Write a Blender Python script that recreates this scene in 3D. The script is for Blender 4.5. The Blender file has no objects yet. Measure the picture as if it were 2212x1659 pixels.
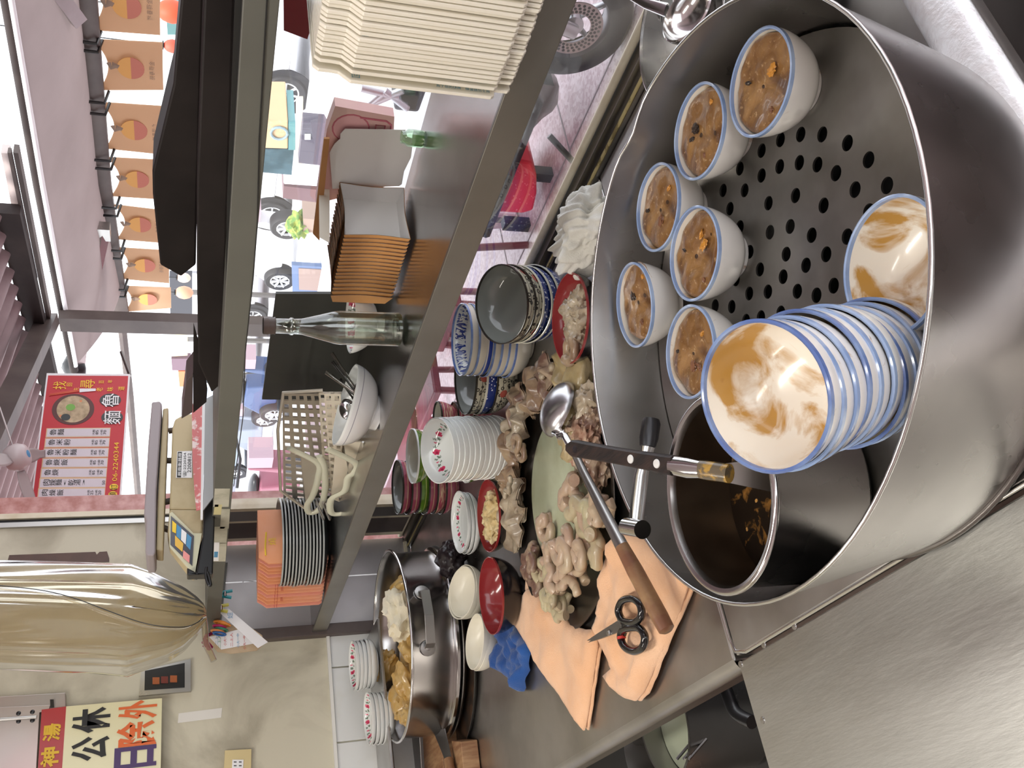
import bpy, bmesh, math, random
from mathutils import Vector as V, Matrix, noise, Quaternion
from mathutils.geometry import delaunay_2d_cdt
R=random.Random(7)
S=bpy.context.scene; COL=S.collection
# ---------------- camera (phone held upright, picture stored on its side) ----------------
F=2000.0; CAM=V((0,0,.68))
_vp=V((-481-829.5,708,-F)); _nad=V((-.0108*5764,-5764,-F))
_up=(-_nad).normalized(); _mx=(_vp-_up*_vp.dot(_up)).normalized()
_X=-_mx; _Z=_up; _Y=_Z.cross(_X)
RM=Matrix((_X,_Y,_Z))                      # camera (upright) -> world
cd=bpy.data.cameras.new('camera'); cam=bpy.data.objects.new('camera',cd); COL.objects.link(cam)
cd.sensor_fit='HORIZONTAL'; cd.sensor_width=36; cd.lens=F/2212*36; cd.clip_start=.02; cd.clip_end=200
mw=Matrix((-RM.col[1],RM.col[0],RM.col[2])).transposed().to_4x4(); mw.translation=CAM
cam.matrix_world=mw; S.camera=cam
# ---------------- world, lamps, exposure ----------------
W=bpy.data.worlds.new('sky'); S.world=W; W.use_nodes=True
W.node_tree.nodes['Background'].inputs[0].default_value=(.93,.96,1,1)
W.node_tree.nodes['Background'].inputs[1].default_value=2.5
sl=bpy.data.lights.new('sun','SUN'); sl.energy=5; sl.angle=.35; sl.color=(1,.97,.93); so=bpy.data.objects.new('sun',sl); so.rotation_euler=(math.radians(38),0,math.radians(8)); COL.objects.link(so)
def area(name,loc,rot,sx,sy,e,col):
    l=bpy.data.lights.new(name,'AREA'); l.shape='RECTANGLE'; l.size=sx; l.size_y=sy; l.energy=e; l.color=col
    o=bpy.data.objects.new(name,l); o.location=loc; o.rotation_euler=rot; COL.objects.link(o); return o
area('ceiling_tube_light',(-1.3,-.1,1.68),(0,0,0),1.2,.16,16,(1,.96,.88))
area('ceiling_tube_light',(.4,-.5,1.68),(0,0,0),1.2,.16,12,(1,.96,.88))
area('ceiling_tube_light',(-2.0,-1.3,1.68),(0,0,0),1.2,.16,14,(1,.95,.85))
vs=S.view_settings; vs.view_transform='Standard'; vs.look='None'; vs.exposure=0.12; vs.gamma=1; vs.use_curve_mapping=False
# ---------------- pixel helper: a point of the photograph on a plane of the place ----------------
def ray(x,y): return RM@V(((1659-y-829.5)/F,-(x-1106)/F,-1))
def at(x,y,z=None,X=None,Y=None,D=None):
    d=ray(x,y)
    if z is not None: t=(z-CAM.z)/d.z
    elif X is not None: t=(X-CAM.x)/d.x
    elif Y is not None: t=(Y-CAM.y)/d.y
    else: t=D
    return CAM+d*t
def dep(P): return -(RM.transposed()@(V(P)-CAM)).z
# ---------------- mesh collector ----------------
class M:
    def __init__(s): s.v=[]; s.f=[]; s.m=[]
    def add(s,vs,fs,mi=0):
        b=len(s.v); s.v+= [V(v) for v in vs]
        for i,f in enumerate(fs): s.f.append(tuple(b+k for k in f)); s.m.append(mi if isinstance(mi,int) else mi[i])
        return s
    def box(s,a,b,mi=0):
        x0,y0,z0=a; x1,y1,z1=b
        return s.add([(x0,y0,z0),(x1,y0,z0),(x1,y1,z0),(x0,y1,z0),(x0,y0,z1),(x1,y0,z1),(x1,y1,z1),(x0,y1,z1)],
          [(3,2,1,0),(4,5,6,7),(0,1,5,4),(1,2,6,5),(2,3,7,6),(3,0,4,7)],mi)
    def hexa(s,q,dv,mi=0):       # quad q (4 pts) extruded by vector dv
        q=[V(p) for p in q]; dv=V(dv)
        return s.add(q+[p+dv for p in q],[(3,2,1,0),(4,5,6,7),(0,1,5,4),(1,2,6,5),(2,3,7,6),(3,0,4,7)],mi)
    def prism(s,poly,dv,mi=0):
        n=len(poly); poly=[V(p) for p in poly]; dv=V(dv)
        return s.add(poly+[p+dv for p in poly],[tuple(range(n))[::-1],tuple(range(n,2*n))]+[(i,(i+1)%n,n+(i+1)%n,n+i) for i in range(n)],mi)
    def lathe(s,prof,seg=40,mi=0,T=None,sx=1,sy=1,cap0=True,cap1=True):
        n=len(prof); vs=[]
        for i in range(seg):
            a=2*math.pi*i/seg
            for r,z in prof:
                p=V((r*math.cos(a)*sx,r*math.sin(a)*sy,z)); vs.append(T@p if T else p)
        fs=[];ms=[]
        for i in range(seg):
            j=(i+1)%seg
            for k in range(n-1):
                fs.append((i*n+k,j*n+k,j*n+k+1,i*n+k+1)); ms.append(mi if isinstance(mi,int) else mi[k])
        if cap0 and prof[0][0]>1e-6: fs.append(tuple(i*n for i in range(seg))[::-1]); ms.append(mi if isinstance(mi,int) else mi[0])
        if cap1 and prof[-1][0]>1e-6: fs.append(tuple(i*n+n-1 for i in range(seg))); ms.append(mi if isinstance(mi,int) else mi[-1])
        return s.add(vs,fs,ms)
    def tube(s,path,r,seg=10,mi=0,flat=1,closed=False,nrm=None):
        path=[V(p) for p in path]; n=len(path); vs=[]; up=V(nrm) if nrm else None
        for i,p in enumerate(path):
            if closed: t=(path[(i+1)%n]-path[i-1])
            else: t=(path[min(i+1,n-1)]-path[max(i-1,0)])
            t=t.normalized() if t.length>1e-9 else V((0,0,1))
            if up is None: up=V((0,0,1)) if abs(t.z)<.9 else V((1,0,0))
            b=t.cross(up)
            b=b.normalized() if b.length>1e-6 else t.orthogonal().normalized()
            u=b.cross(t)
            if nrm is None: up=u
            rr=r[i] if isinstance(r,(list,tuple)) else r
            for k in range(seg):
                a=2*math.pi*k/seg; vs.append(p+b*math.cos(a)*rr+u*math.sin(a)*rr*flat)
        fs=[]
        for i in range(n if closed else n-1):
            j=(i+1)%n
            for k in range(seg): l=(k+1)%seg; fs.append((i*seg+k,i*seg+l,j*seg+l,j*seg+k))
        if not closed: fs.append(tuple(range(seg))[::-1]); fs.append(tuple(range((n-1)*seg,n*seg)))
        return s.add(vs,fs,mi)
    def grid(s,fn,nu,nv,mi=0,closed=False):
        vs=[V(fn(i/nu,j/nv)) for i in range(nu+(0 if closed else 1)) for j in range(nv+1)]; fs=[]
        for i in range(nu):
            i2=(i+1)%nu if closed else i+1
            for j in range(nv): fs.append((i*(nv+1)+j,i2*(nv+1)+j,i2*(nv+1)+j+1,i*(nv+1)+j+1))
        return s.add(vs,fs,mi)
    def blob(s,c,rad,sub=3,amp=.25,sc=3,rot=None,mi=0,ridge=False,seed=0,floor=None):
        bm=bmesh.new(); bmesh.ops.create_icosphere(bm,subdivisions=sub,radius=1)
        Rt=rot.to_matrix() if rot else Matrix.Identity(3); off=V((seed*3.7,seed*1.3,seed*2.1)); vs=[]
        for v in bm.verts:
            p=v.co.copy(); q=p*sc+off
            if ridge: d=1-2*abs(noise.noise(q))+.5*(1-2*abs(noise.noise(q*2.1)))-.8
            else: d=noise.noise(q)+.5*noise.noise(q*2.2)+.25*noise.noise(q*4.5)
            p=p*(1+amp*d); p=V((p.x*rad[0],p.y*rad[1],p.z*rad[2])); p=Rt@p+V(c)
            if floor is not None and p.z<floor: p.z=floor
            vs.append(p)
        fs=[tuple(v.index for v in f.verts) for f in bm.faces]; bm.free(); return s.add(vs,fs,mi)
    def sheet(s,outline,zf,step=.012,th=.003,mi=0):
        """cloth: outline list of world XY points, zf(x,y,edge_distance) -> height"""
        n=len(outline); den=[]
        for i in range(n):
            a=V(outline[i][:2]); b=V(outline[(i+1)%n][:2]); k=max(1,int((b-a).length/step))
            for j in range(k): den.append(a.lerp(b,j/k))
        def inside(p):
            c=False; j=len(den)-1
            for i in range(len(den)):
                a,b=den[i],den[j]
                if (a.y>p.y)!=(b.y>p.y) and p.x<(b.x-a.x)*(p.y-a.y)/(b.y-a.y)+a.x: c=not c
                j=i
            return c
        xs=[p.x for p in den]; ys=[p.y for p in den]; pts=list(den); ed=[0.0]*len(den)
        x=min(xs)
        while x<max(xs):
            y=min(ys)
            while y<max(ys):
                p=V((x+R.uniform(-.2,.2)*step,y+R.uniform(-.2,.2)*step))
                if inside(p):
                    d=min((p-q).length for q in den)
                    if d>step*.6: pts.append(p); ed.append(d)
                y+=step
            x+=step
        m=len(den); res=delaunay_2d_cdt(pts,[(i,(i+1)%m) for i in range(m)],[],1,1e-6)
        vv=res[0]; ids=res[3]
        e2=[ed[o[0]] if o else 0 for o in ids]
        top=[V((p.x,p.y,zf(p.x,p.y,e2[i]))) for i,p in enumerate(vv)]; k=len(top)
        bot=[p-V((0,0,th)) for p in top]
        fs=[tuple(f) for f in res[2]]; fs2=[]
        for f in fs:
            a,b,c=[top[i] for i in f[:3]]
            if (b-a).cross(c-a).z<0: f=f[::-1]
            fs2.append(f); fs2.append(tuple(i+k for i in f[::-1]))
        cnt={}
        for f in fs2[::2]:
            for i in range(len(f)): cnt[(f[i],f[(i+1)%len(f)])]=1
        for (a,b) in list(cnt):
            if (b,a) not in cnt: fs2.append((b,a,a+k,b+k))
        return s.add(top+bot,fs2,mi)
def smooth_path(pts,n=6,closed=False):
    pts=[V(p) for p in pts]; out=[]; m=len(pts)
    rng=range(m) if closed else range(m-1)
    for i in rng:
        if closed: p0,p1,p2,p3=pts[i-1],pts[i],pts[(i+1)%m],pts[(i+2)%m]
        else: p0,p1,p2,p3=pts[max(i-1,0)],pts[i],pts[i+1],pts[min(i+2,m-1)]
        for k in range(n):
            t=k/n; out.append(.5*((2*p1)+(p2-p0)*t+(2*p0-5*p1+4*p2-p3)*t*t+(3*p1-p0-3*p2+p3)*t**3))
    if not closed: out.append(pts[-1])
    return out
def tag(o,label=None,cat=None,group=None,kind=None):
    if label: o['label']=label
    if cat: o['category']=cat
    if group: o['group']=group
    if kind: o['kind']=kind
    return o
def thing(name,label,cat,loc=(0,0,0),group=None):
    o=bpy.data.objects.new(name,None); o.empty_display_size=.02; o.location=V(loc); COL.objects.link(o); return tag(o,label,cat,group)
def mk(name,m,mats,parent=None,world=True,smooth=50,loc=None,bevel=0,sub=0,kind=None,label=None):
    """link mesh m; world=True: coordinates are world ones (recentred on the base, or on the parent)"""
    if not isinstance(mats,(list,tuple)): mats=[mats]
    if world:
        if parent is None:
            lo=[min(v[i] for v in m.v) for i in range(3)]; hi=[max(v[i] for v in m.v) for i in range(3)]
            org=V(((lo[0]+hi[0])/2,(lo[1]+hi[1])/2,lo[2]))
        else: org=parent.location if parent.parent is None else parent.location+parent.parent.location
    else: org=V((0,0,0))
    me=bpy.data.meshes.new(name); me.from_pydata([v-org for v in m.v],[],m.f)
    for a in mats: me.materials.append(a)
    if any(m.m): me.polygons.foreach_set('material_index',m.m)
    me.validate(); me.update()
    o=bpy.data.objects.new(name,me); COL.objects.link(o)
    if parent is not None:
        o.parent=parent
        if parent.parent is not None and False: pass
    elif world: o.location=org
    if loc is not None: o.location=V(loc)
    if smooth:
        me.polygons.foreach_set('use_smooth',[True]*len(me.polygons))
        me.set_sharp_from_angle(angle=math.radians(smooth))
    if bevel:
        b=o.modifiers.new('bevel','BEVEL'); b.width=bevel; b.segments=2; b.limit_method='ANGLE'
    if sub: b=o.modifiers.new('sub','SUBSURF'); b.levels=b.render_levels=sub
    if kind: o['kind']=kind
    if label: o['label']=label
    return o
def solo(name,label,cat,m,mats,group=None,**k):
    return tag(mk(name,m,mats,**k),label,cat,group)
def dup(o,loc=None,label=None,rot=None,parent=None):
    c=o.copy(); COL.objects.link(c); c.parent=parent
    if loc is not None: c.location=V(loc)
    if rot is not None: c.rotation_mode='QUATERNION'; c.rotation_quaternion=rot
    if label: c['label']=label
    for ch in list(o.children): dup(ch,parent=c)
    return c
def text(s,c,size,xd,yd,mat,parent,name='lettering',ext=.0006,align='CENTER',flip=False,width=None,bold=0):
    """flat writing: centre c (world), letter height size, x direction xd, up direction yd"""
    cu=bpy.data.curves.new('t','FONT'); cu.body=s; cu.size=1; cu.extrude=0; cu.offset=bold; cu.align_x=align; cu.resolution_u=2
    o=bpy.data.objects.new('t',cu); COL.objects.link(o); bpy.context.view_layer.update()
    me=bpy.data.meshes.new_from_object(o.evaluated_get(bpy.context.evaluated_depsgraph_get())); bpy.data.objects.remove(o); bpy.data.curves.remove(cu)
    if not me.vertices: return None
    xs=[v.co.x for v in me.vertices]; ys=[v.co.y for v in me.vertices]
    cy=(min(ys)+max(ys))/2; cx=(min(xs)+max(xs))/2 if align=='CENTER' else 0; k=size/(max(ys)-min(ys)+1e-6)
    kx=k if width is None else width/(max(xs)-min(xs))
    xd=V(xd).normalized(); yd=V(yd).normalized(); n=xd.cross(yd)
    org=parent.location if parent is not None else V((0,0,0))
    if parent is not None and parent.parent is not None: org=org+parent.parent.location
    for v in me.vertices:
        p=v.co; v.co=V(c)-org+xd*((p.x-cx)*kx)*(-1 if flip else 1)+yd*((p.y-cy)*k)+n*ext
    me.materials.clear(); me.materials.append(mat); o=bpy.data.objects.new(name,me); COL.objects.link(o); o.parent=parent; return o
# ---------------- materials ----------------
def nt(name):
    m=bpy.data.materials.new(name); m.use_nodes=True; t=m.node_tree; return m,t,t.nodes['Principled BSDF']
def C(c): return (c[0],c[1],c[2],1)
class G:
    def __init__(s,t): s.t=t; s.n=t.nodes; s.l=t.links
    def tc(s,which='Object'):
        if not hasattr(s,'_tc'): s._tc=s.n.new('ShaderNodeTexCoord')
        return s._tc.outputs[which]
    def pos(s): return s.n.new('ShaderNodeNewGeometry').outputs['Position']
    def mapp(s,v,sc): 
        n=s.n.new('ShaderNodeVectorMath'); n.operation='MULTIPLY'; s.l.new(v,n.inputs[0]); n.inputs[1].default_value=sc; return n.outputs[0]
    def noise(s,v,scale,detail=3,dist=0,rough=.55):
        n=s.n.new('ShaderNodeTexNoise'); s.l.new(v,n.inputs['Vector']); n.inputs['Scale'].default_value=scale; n.inputs['Detail'].default_value=detail; n.inputs['Distortion'].default_value=dist; n.inputs['Roughness'].default_value=rough; return n.outputs['Fac']
    def voro(s,v,scale,out='Distance',feat='F1'):
        n=s.n.new('ShaderNodeTexVoronoi'); n.feature=feat; s.l.new(v,n.inputs['Vector']); n.inputs['Scale'].default_value=scale; return n.outputs[out]
    def ramp(s,f,a,b,ca,cb):
        n=s.n.new('ShaderNodeValToRGB'); n.color_ramp.elements[0].position=a; n.color_ramp.elements[1].position=b
        n.color_ramp.elements[0].color=C(ca); n.color_ramp.elements[1].color=C(cb); s.l.new(f,n.inputs[0]); return n.outputs[0]
    def mth(s,op,a,b=None,c=None):
        n=s.n.new('ShaderNodeMath'); n.operation=op
        for i,x in enumerate((a,b,c)):
            if x is None: continue
            if isinstance(x,(int,float)): n.inputs[i].default_value=x
            else: s.l.new(x,n.inputs[i])
        return n.outputs[0]
    def step(s,f,a,b):
        n=s.n.new('ShaderNodeMapRange'); n.inputs['From Min'].default_value=a; n.inputs['From Max'].default_value=b; s.l.new(f,n.inputs[0]); return n.outputs[0]
    def mix(s,f,a,b):
        n=s.n.new('ShaderNodeMix'); n.data_type='RGBA'
        if isinstance(f,(int,float)): n.inputs[0].default_value=f
        else: s.l.new(f,n.inputs[0])
        for i,x in ((6,a),(7,b)):
            if isinstance(x,tuple): n.inputs[i].default_value=C(x)
            else: s.l.new(x,n.inputs[i])
        return n.outputs[2]
    def sep(s,v):
        n=s.n.new('ShaderNodeSeparateXYZ'); s.l.new(v,n.inputs[0]); return n.outputs
    def bump(s,h,strength,b,dist=.002):
        n=s.n.new('ShaderNodeBump'); n.inputs['Strength'].default_value=strength; n.inputs['Distance'].default_value=dist; s.l.new(h,n.inputs['Height']); s.l.new(n.outputs[0],b.inputs['Normal'])
def mat(name,col,rough=.5,metal=0,col2=None,sc=12,thr=(.4,.65),bump=0,bsc=60,stretch=(1,1,1),coat=0,sss=0,detail=4,trans=0,spec=None,emit=0,world=False,rvar=0,dist=0):
    m,t,b=nt(name); g=G(t); b.inputs['Base Color'].default_value=C(col); b.inputs['Roughness'].default_value=rough; b.inputs['Metallic'].default_value=metal
    if spec is not None: b.inputs['Specular IOR Level'].default_value=spec
    if coat: b.inputs['Coat Weight'].default_value=coat; b.inputs['Coat Roughness'].default_value=.08
    if sss: b.inputs['Subsurface Weight'].default_value=sss; b.inputs['Subsurface Radius'].default_value=(.01,.006,.004)
    if trans: b.inputs['Transmission Weight'].default_value=trans
    if emit: b.inputs['Emission Color'].default_value=C(col); b.inputs['Emission Strength'].default_value=emit
    v=g.pos() if world else g.tc()
    if stretch!=(1,1,1): v=g.mapp(v,stretch)
    if col2 is not None: t.links.new(g.ramp(g.noise(v,sc,detail,dist),thr[0],thr[1],col,col2),b.inputs['Base Color'])
    if rvar: t.links.new(g.step(g.noise(v,sc*.7+3,3),.3+0*rvar,.7) ,b.inputs['Roughness']) if False else None
    if rvar:
        n=t.nodes.new('ShaderNodeMapRange'); n.inputs['From Min'].default_value=.3; n.inputs['From Max'].default_value=.7; n.inputs['To Min'].default_value=rough-rvar; n.inputs['To Max'].default_value=rough+rvar
        t.links.new(g.noise(v,sc+2,4),n.inputs[0]); t.links.new(n.outputs[0],b.inputs['Roughness'])
    if bump: g.bump(g.noise(v,bsc,4),bump,b)
    return m
def clearmat(name,col,mixf=.12,rough=.03,gl=(1,1,1),fres=True,gr=.6):
    """thin clear pane or film: straight-through light plus a gloss"""
    m=bpy.data.materials.new(name); m.use_nodes=True; t=m.node_tree; t.nodes.clear()
    o=t.nodes.new('ShaderNodeOutputMaterial'); mx=t.nodes.new('ShaderNodeMixShader'); tr=t.nodes.new('ShaderNodeBsdfTransparent'); gs=t.nodes.new('ShaderNodeBsdfGlossy')
    tr.inputs[0].default_value=C(col); gs.inputs[0].default_value=C(gl); gs.inputs['Roughness'].default_value=rough
    if fres:
        lw=t.nodes.new('ShaderNodeLayerWeight'); lw.inputs[0].default_value=.35
        n=t.nodes.new('ShaderNodeMath'); n.operation='MULTIPLY_ADD'; n.inputs[1].default_value=gr; n.inputs[2].default_value=mixf; n.use_clamp=True
        t.links.new(lw.outputs['Fresnel'],n.inputs[0]); t.links.new(n.outputs[0],mx.inputs[0])
    else: mx.inputs[0].default_value=mixf
    t.links.new(tr.outputs[0],mx.inputs[1]); t.links.new(gs.outputs[0],mx.inputs[2]); t.links.new(mx.outputs[0],o.inputs[0]); return m
STEEL=mat('brushed_steel',(.50,.49,.475),.3,1,col2=(.40,.39,.375),sc=3,stretch=(1,1,1),rvar=.06,bump=.05,bsc=30)
COUNTER=mat('counter_steel',(.47,.455,.44),.36,1,col2=(.36,.345,.33),sc=5,rvar=.09,bump=.04,bsc=14,world=True,detail=8)
PLATE=mat('worn_plate_steel',(.42,.42,.40),.40,1,col2=(.58,.58,.56),sc=7,thr=(.35,.75),rvar=.09,bump=.12,bsc=180,stretch=(.2,1,1),world=True,detail=8)
SHELF=mat('shelf_steel',(.42,.40,.385),.22,1,col2=(.35,.335,.32),sc=4,rvar=.04,world=True)
DSTEEL=mat('dark_steel',(.22,.205,.195),.33,1,rvar=.05,world=True)
CHROME=mat('polished_steel',(.7,.69,.68),.13,1)
SPRIM=mat('steel_rim_edge',(.75,.75,.73),.2,1)
PAINT=mat('beige_frame_paint',(.75,.68,.52),.5,col2=(.6,.5,.33),sc=14,thr=(.5,.8),world=True)
BLACK=mat('black_plastic',(.012,.012,.013),.3)
BLKMET=mat('dark_brown_sheet_metal',(.012,.009,.009),.5,col2=(.022,.017,.016),sc=6,spec=.15)
BROWNMET=mat('brown_painted_steel',(.075,.055,.05),.5,col2=(.11,.085,.075),sc=5,world=True)
WHITEC=mat('white_porcelain',(.80,.82,.80),.12,coat=.5)
CREAMC=mat('cream_plastic',(.78,.74,.62),.3,col2=(.7,.62,.45),sc=30,thr=(.72,.8))
REDC=mat('red_lacquer',(.27,.028,.03),.16,coat=.4)
BLKC=mat('black_lacquer',(.012,.01,.012),.2,coat=.3)
BLUEC=mat('blue_glaze',(.10,.16,.38),.15,coat=.4,col2=(.22,.31,.52),sc=25)
GREYC=mat('celadon_glaze',(.22,.23,.21),.1,coat=.5)
WHT=mat('white_paper',(.85,.85,.86),.7)
LETBLK=mat('black_ink',(.02,.02,.02),.6); LETRED=mat('red_ink',(.55,.03,.02),.6); LETYEL=mat('yellow_ink',(.9,.62,.05),.6); LETBLU=mat('blue_ink',(.08,.28,.5),.6); LETWHT=mat('white_ink',(.9,.9,.9),.6)
GLASS=clearmat('window_glass',(.98,.985,1),.01,.02,gr=.18)
# ================= SETTING =================
XD,YD,ZD=V((1,0,0)),V((0,1,0)),V((0,0,1))
def struct(name,m,mats,**k): return mk(name,m,mats,kind='structure',**k)
TERR=None
def terrazzo():
    m,t,b=nt('speckled_terrazzo'); g=G(t); v=g.pos()
    c=g.ramp(g.voro(v,70,'Color'),.25,.75,(.24,.10,.12),(.52,.40,.44)); c2=g.ramp(g.noise(v,3,4),.35,.7,(.36,.24,.27),(.58,.50,.54))
    t.links.new(g.mix(.45,c,c2),b.inputs['Base Color']); b.inputs['Roughness'].default_value=.35; return m
TERR=terrazzo()
struct('floor_arcade',M().box((-9,1.2,-.9),(6,4.2,-.85)).box((2.0,-4,-.9),(6,1.2,-.85)),TERR,smooth=0)
struct('floor_street',M().box((-30,4.2,-.95),(14,30,-.87)),mat('pale_concrete',(.62,.61,.62),.8,col2=(.5,.5,.51),sc=2,world=True),smooth=0)
jt=M()
for x in [-8+.9*i for i in range(12)]: jt.box((x,1.2,-.852),(x+.008,4.2,-.848))
for y in (1.9,2.8,3.7): jt.box((-9,y,-.852),(4,y+.008,-.8485))
struct('trim_1',jt,mat('joint_grey',(.2,.17,.18),.8),smooth=0)
struct('floor',M().box((-2.8,-2.6,-.9),(2,1.2,-.85)),mat('brown_floor_tile',(.22,.13,.10),.4,col2=(.14,.09,.07),sc=4,world=True),smooth=0)
# wooden / tiled pieces of floor by the pots
# painted end wall
WALLP=mat('aged_cream_wall_paint',(.60,.565,.44),.75,col2=(.40,.365,.275),sc=3.2,thr=(.44,.60),bump=.25,bsc=26,world=True,detail=9,dist=.6)
XW=-2.8
zt=at(715,1500,X=XW).z
struct('wall_left',M().box((XW-.12,-2.6,-.9),(XW,.86,2.4)).box((XW-.12,.86,.6),(XW,1.235,2.4)),WALLP,smooth=0)
wl=bpy.data.objects['wall_left']
# wall tiles (pieces of the wall)
TILE=mat('white_glazed_tile',(.72,.73,.71),.2,col2=(.62,.60,.52),sc=5,thr=(.55,.85),world=True,coat=.3)
y1=at(711,1446,X=XW).y; y2=at(722,1608,X=XW).y; pw=y1-y2
tm=None
for r,(za,zb) in enumerate(((zt-.006-.27,zt-.006),(zt-.006-.545,zt-.006-.275))):
    for k in range(-1,9):
        ya=y1-pw*k; yb=min(ya,.84) 
        if yb-(ya-pw+.004)<.01: continue
        o=mk('wall_tile',M().box((XW,ya-pw+.004,za),(XW+.008,yb,zb)),TILE,smooth=0,parent=wl,bevel=.0015)
mk('tile_edge_strip',M().box((XW,-2.6,zt-.005),(XW+.014,.84,zt+.004)),mat('pale_grout',(.74,.73,.68),.7),parent=wl,smooth=0)
mk('crack_line',M().tube([at(*p,X=XW+.001) for p in [(481,1213),(500,1246),(512,1244),(527,1261),(553,1256)]],.0012,4),BLACK,parent=wl) 
# steel lining of the window bay on the end wall
LIN=mat('dull_steel_lining',(.40,.375,.36),.45,.6,col2=(.47,.45,.44),sc=3,rvar=.08,world=True)
lin=thing('steel_wall_lining','dull stainless lining panel beside the plate stack on the end wall','panel',(XW,1.0,0))
mk('lining_panel',M().box((XW,.87,.0),(XW+.012,1.02,.6)),LIN,lin,smooth=0)
mk('lining_panel',M().box((XW,1.024,.0),(XW+.012,1.14,.6)),LIN,lin,smooth=0)
mk('cream_seal',M().box((XW+.012,.90,.012),(XW+.02,1.14,.022)),PAINT,lin,smooth=0,label='cream painted edge strip')
mk('corner_post',M().box((XW,.835,0),(XW+.035,.868,.62)),BROWNMET,lin,smooth=0,bevel=.002)
# window bay: sill, posts, glass
YG=1.155
ws=M().box((XW,1.125,-.02),(1.2,1.162,.022)).box((XW,1.105,-.02),(1.2,1.125,.008))
sill=struct('window_1',ws,DSTEEL,smooth=0)
mk('sill_bead',M().tube([(XW+.01,1.150,.030),(1.2,1.150,.030)],.0075,10),PAINT,sill,label='cream painted sill bead')
ys=M()
for i in range(30):
    xa=-.45-.08*i
    w=.0035 if i<8 else .0022
    ys.box((xa-.079,1.112-w,.006),(xa,1.112+w,.0105))
mk('sealant_strip',ys,mat('yellowed_sealant',(.62,.52,.24),.6,col2=(.25,.2,.08),sc=20,thr=(.55,.6),world=True),sill,smooth=0)
mk('glass_pane',M().box((XW+.2,YG,.03),(1.2,YG+.005,.6)),GLASS,sill,smooth=0)
# left frame posts of the bay (px y 1096..1174)
for (ya,yb,mm) in ((1088,1094,PAINT),(1094,1114,DSTEEL),(1114,1118,PAINT),(1118,1150,BROWNMET),(1150,1156,PAINT)):
    a=at(700,ya,Y=YG-.004).x; b=at(700,yb,Y=YG-.004).x
    mk('frame_post',M().box((b,YG-.012,.03),(a,YG+.02,.6)),mm,sill,smooth=0)
# frame beyond the end wall, upper part
yy=[at(100,q,X=XW).y for q in (1139,1129,1112,1101)]
fr=struct('window_2',M().box((XW-.02,yy[0],.6),(XW+.01,yy[1],2.4)),mat('aluminium_frame',(.5,.49,.47),.35,.8),smooth=0)
mk('gap_shade',M().box((XW-.08,yy[1],.6),(XW-.03,yy[2],2.4)),BLACK,fr,smooth=0,label='black gap beside the frame')  # open gap between frame strips, its darkness drawn as a black box
mk('cream_edge',M().box((XW-.06,yy[2],.6),(XW-.02,yy[3],2.4)),PAINT,fr,smooth=0,label='cream painted edge')
# red granite column outside
GRAN=mat('red_granite',(.40,.16,.14),.3,col2=(.62,.36,.34),sc=28,thr=(.35,.7),world=True,detail=8)
ya=at(100,1100,X=-3.1).y; yb=at(100,1073,X=-3.1).y
struct('trim_2',M().box((-3.9,1.2,-.9),(-3.1,yb,2.4)),GRAN,smooth=0)
# rest of the kitchen behind the camera, seen only in reflections
BACKW=mat('kitchen_wall_beige',(.74,.65,.62),.8,col2=(.62,.53,.50),sc=2,world=True)
struct('wall_back',M().box((-2.8,-2.7,-.9),(2,-2.6,2.4)),BACKW,smooth=0)
struct('wall_right',M().box((2,-2.7,-.9),(2.1,-1.2,2.4)),BACKW,smooth=0)
struct('ceiling',M().box((-2.8,-2.7,1.74),(2.1,1.15,1.8)),mat('ceiling_grey',(.60,.53,.52),.8,world=True,col2=(.48,.41,.40),sc=2),smooth=0)
# ================= COUNTER =================
XS=-1.083; XR=-.43; YF=.25
ct=thing('steel_worktop','long stainless worktop under the bowls along the window','worktop',(-1.9,.6,-.06))
mk('worktop_panel',M().box((XW+.012,YF,-.03),(XS-.004,1.105,0)),COUNTER,ct,smooth=0,bevel=.003)
nose=[];K=10
nm=M().grid(lambda u,v:(XW+.012+(XS-.004-XW-.012)*u, YF+.004-.017*math.sin(v*math.pi*.95), .0-.017+.017*math.cos(v*math.pi*.95)),2,12)
mk('front_nosing',nm,COUNTER,ct,label='rounded front edge')
mk('front_apron',M().box((XW+.012,YF-.004,-.07),(XS-.004,YF+.01,-.03)),DSTEEL,ct,smooth=0)
sv=thing('stove_unit','stainless stove top that carries the big steamer','stove',(-.75,.6,-.06))
mk('top_panel',M().box((XS+.004,YF+.004,-.03),(XR,1.105,0)),COUNTER,sv,smooth=0,bevel=.003)
e=M().tube([(XS,1.10,-.001),(XS,YF+.03,-.001),(XS+.006,YF+.01,-.001),(XS+.03,YF+.003,-.001),(XR,YF+.003,-.001)],.0032,8)
mk('raised_edge',e,SPRIM,sv)
FROST=mat('frosted_steel_lip',(.86,.83,.84),.4,.35,col2=(.95,.95,.97),sc=60,bump=.6,bsc=150,world=True)
lp=M().grid(lambda u,v:(XR-.004+.062*u, .1+1.05*v, .004+.016*math.sin(min(1,u*1.15)*math.pi)**.5 if 0<u<.87 else -.01),16,30)
mk('side_lip',lp,FROST,sv,label='pale worn side lip')
mk('side_wall',M().box((XR+.05,.1,-.4),(XR+.058,1.1,.0)),DSTEEL,sv,smooth=0)
mk('front_wall',M().box((XS,YF+.002,-.75),(XR,YF+.012,-.03)),DSTEEL,sv,smooth=0)
np_=thing('near_worktop','scratched steel worktop nearest the camera','worktop',(-.4,-.1,-.03))
mk('plate_panel',M().box((XS+.005,-.6,-.02),(.9,YF-.004,.0)),PLATE,np_,smooth=0,bevel=.002)
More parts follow.
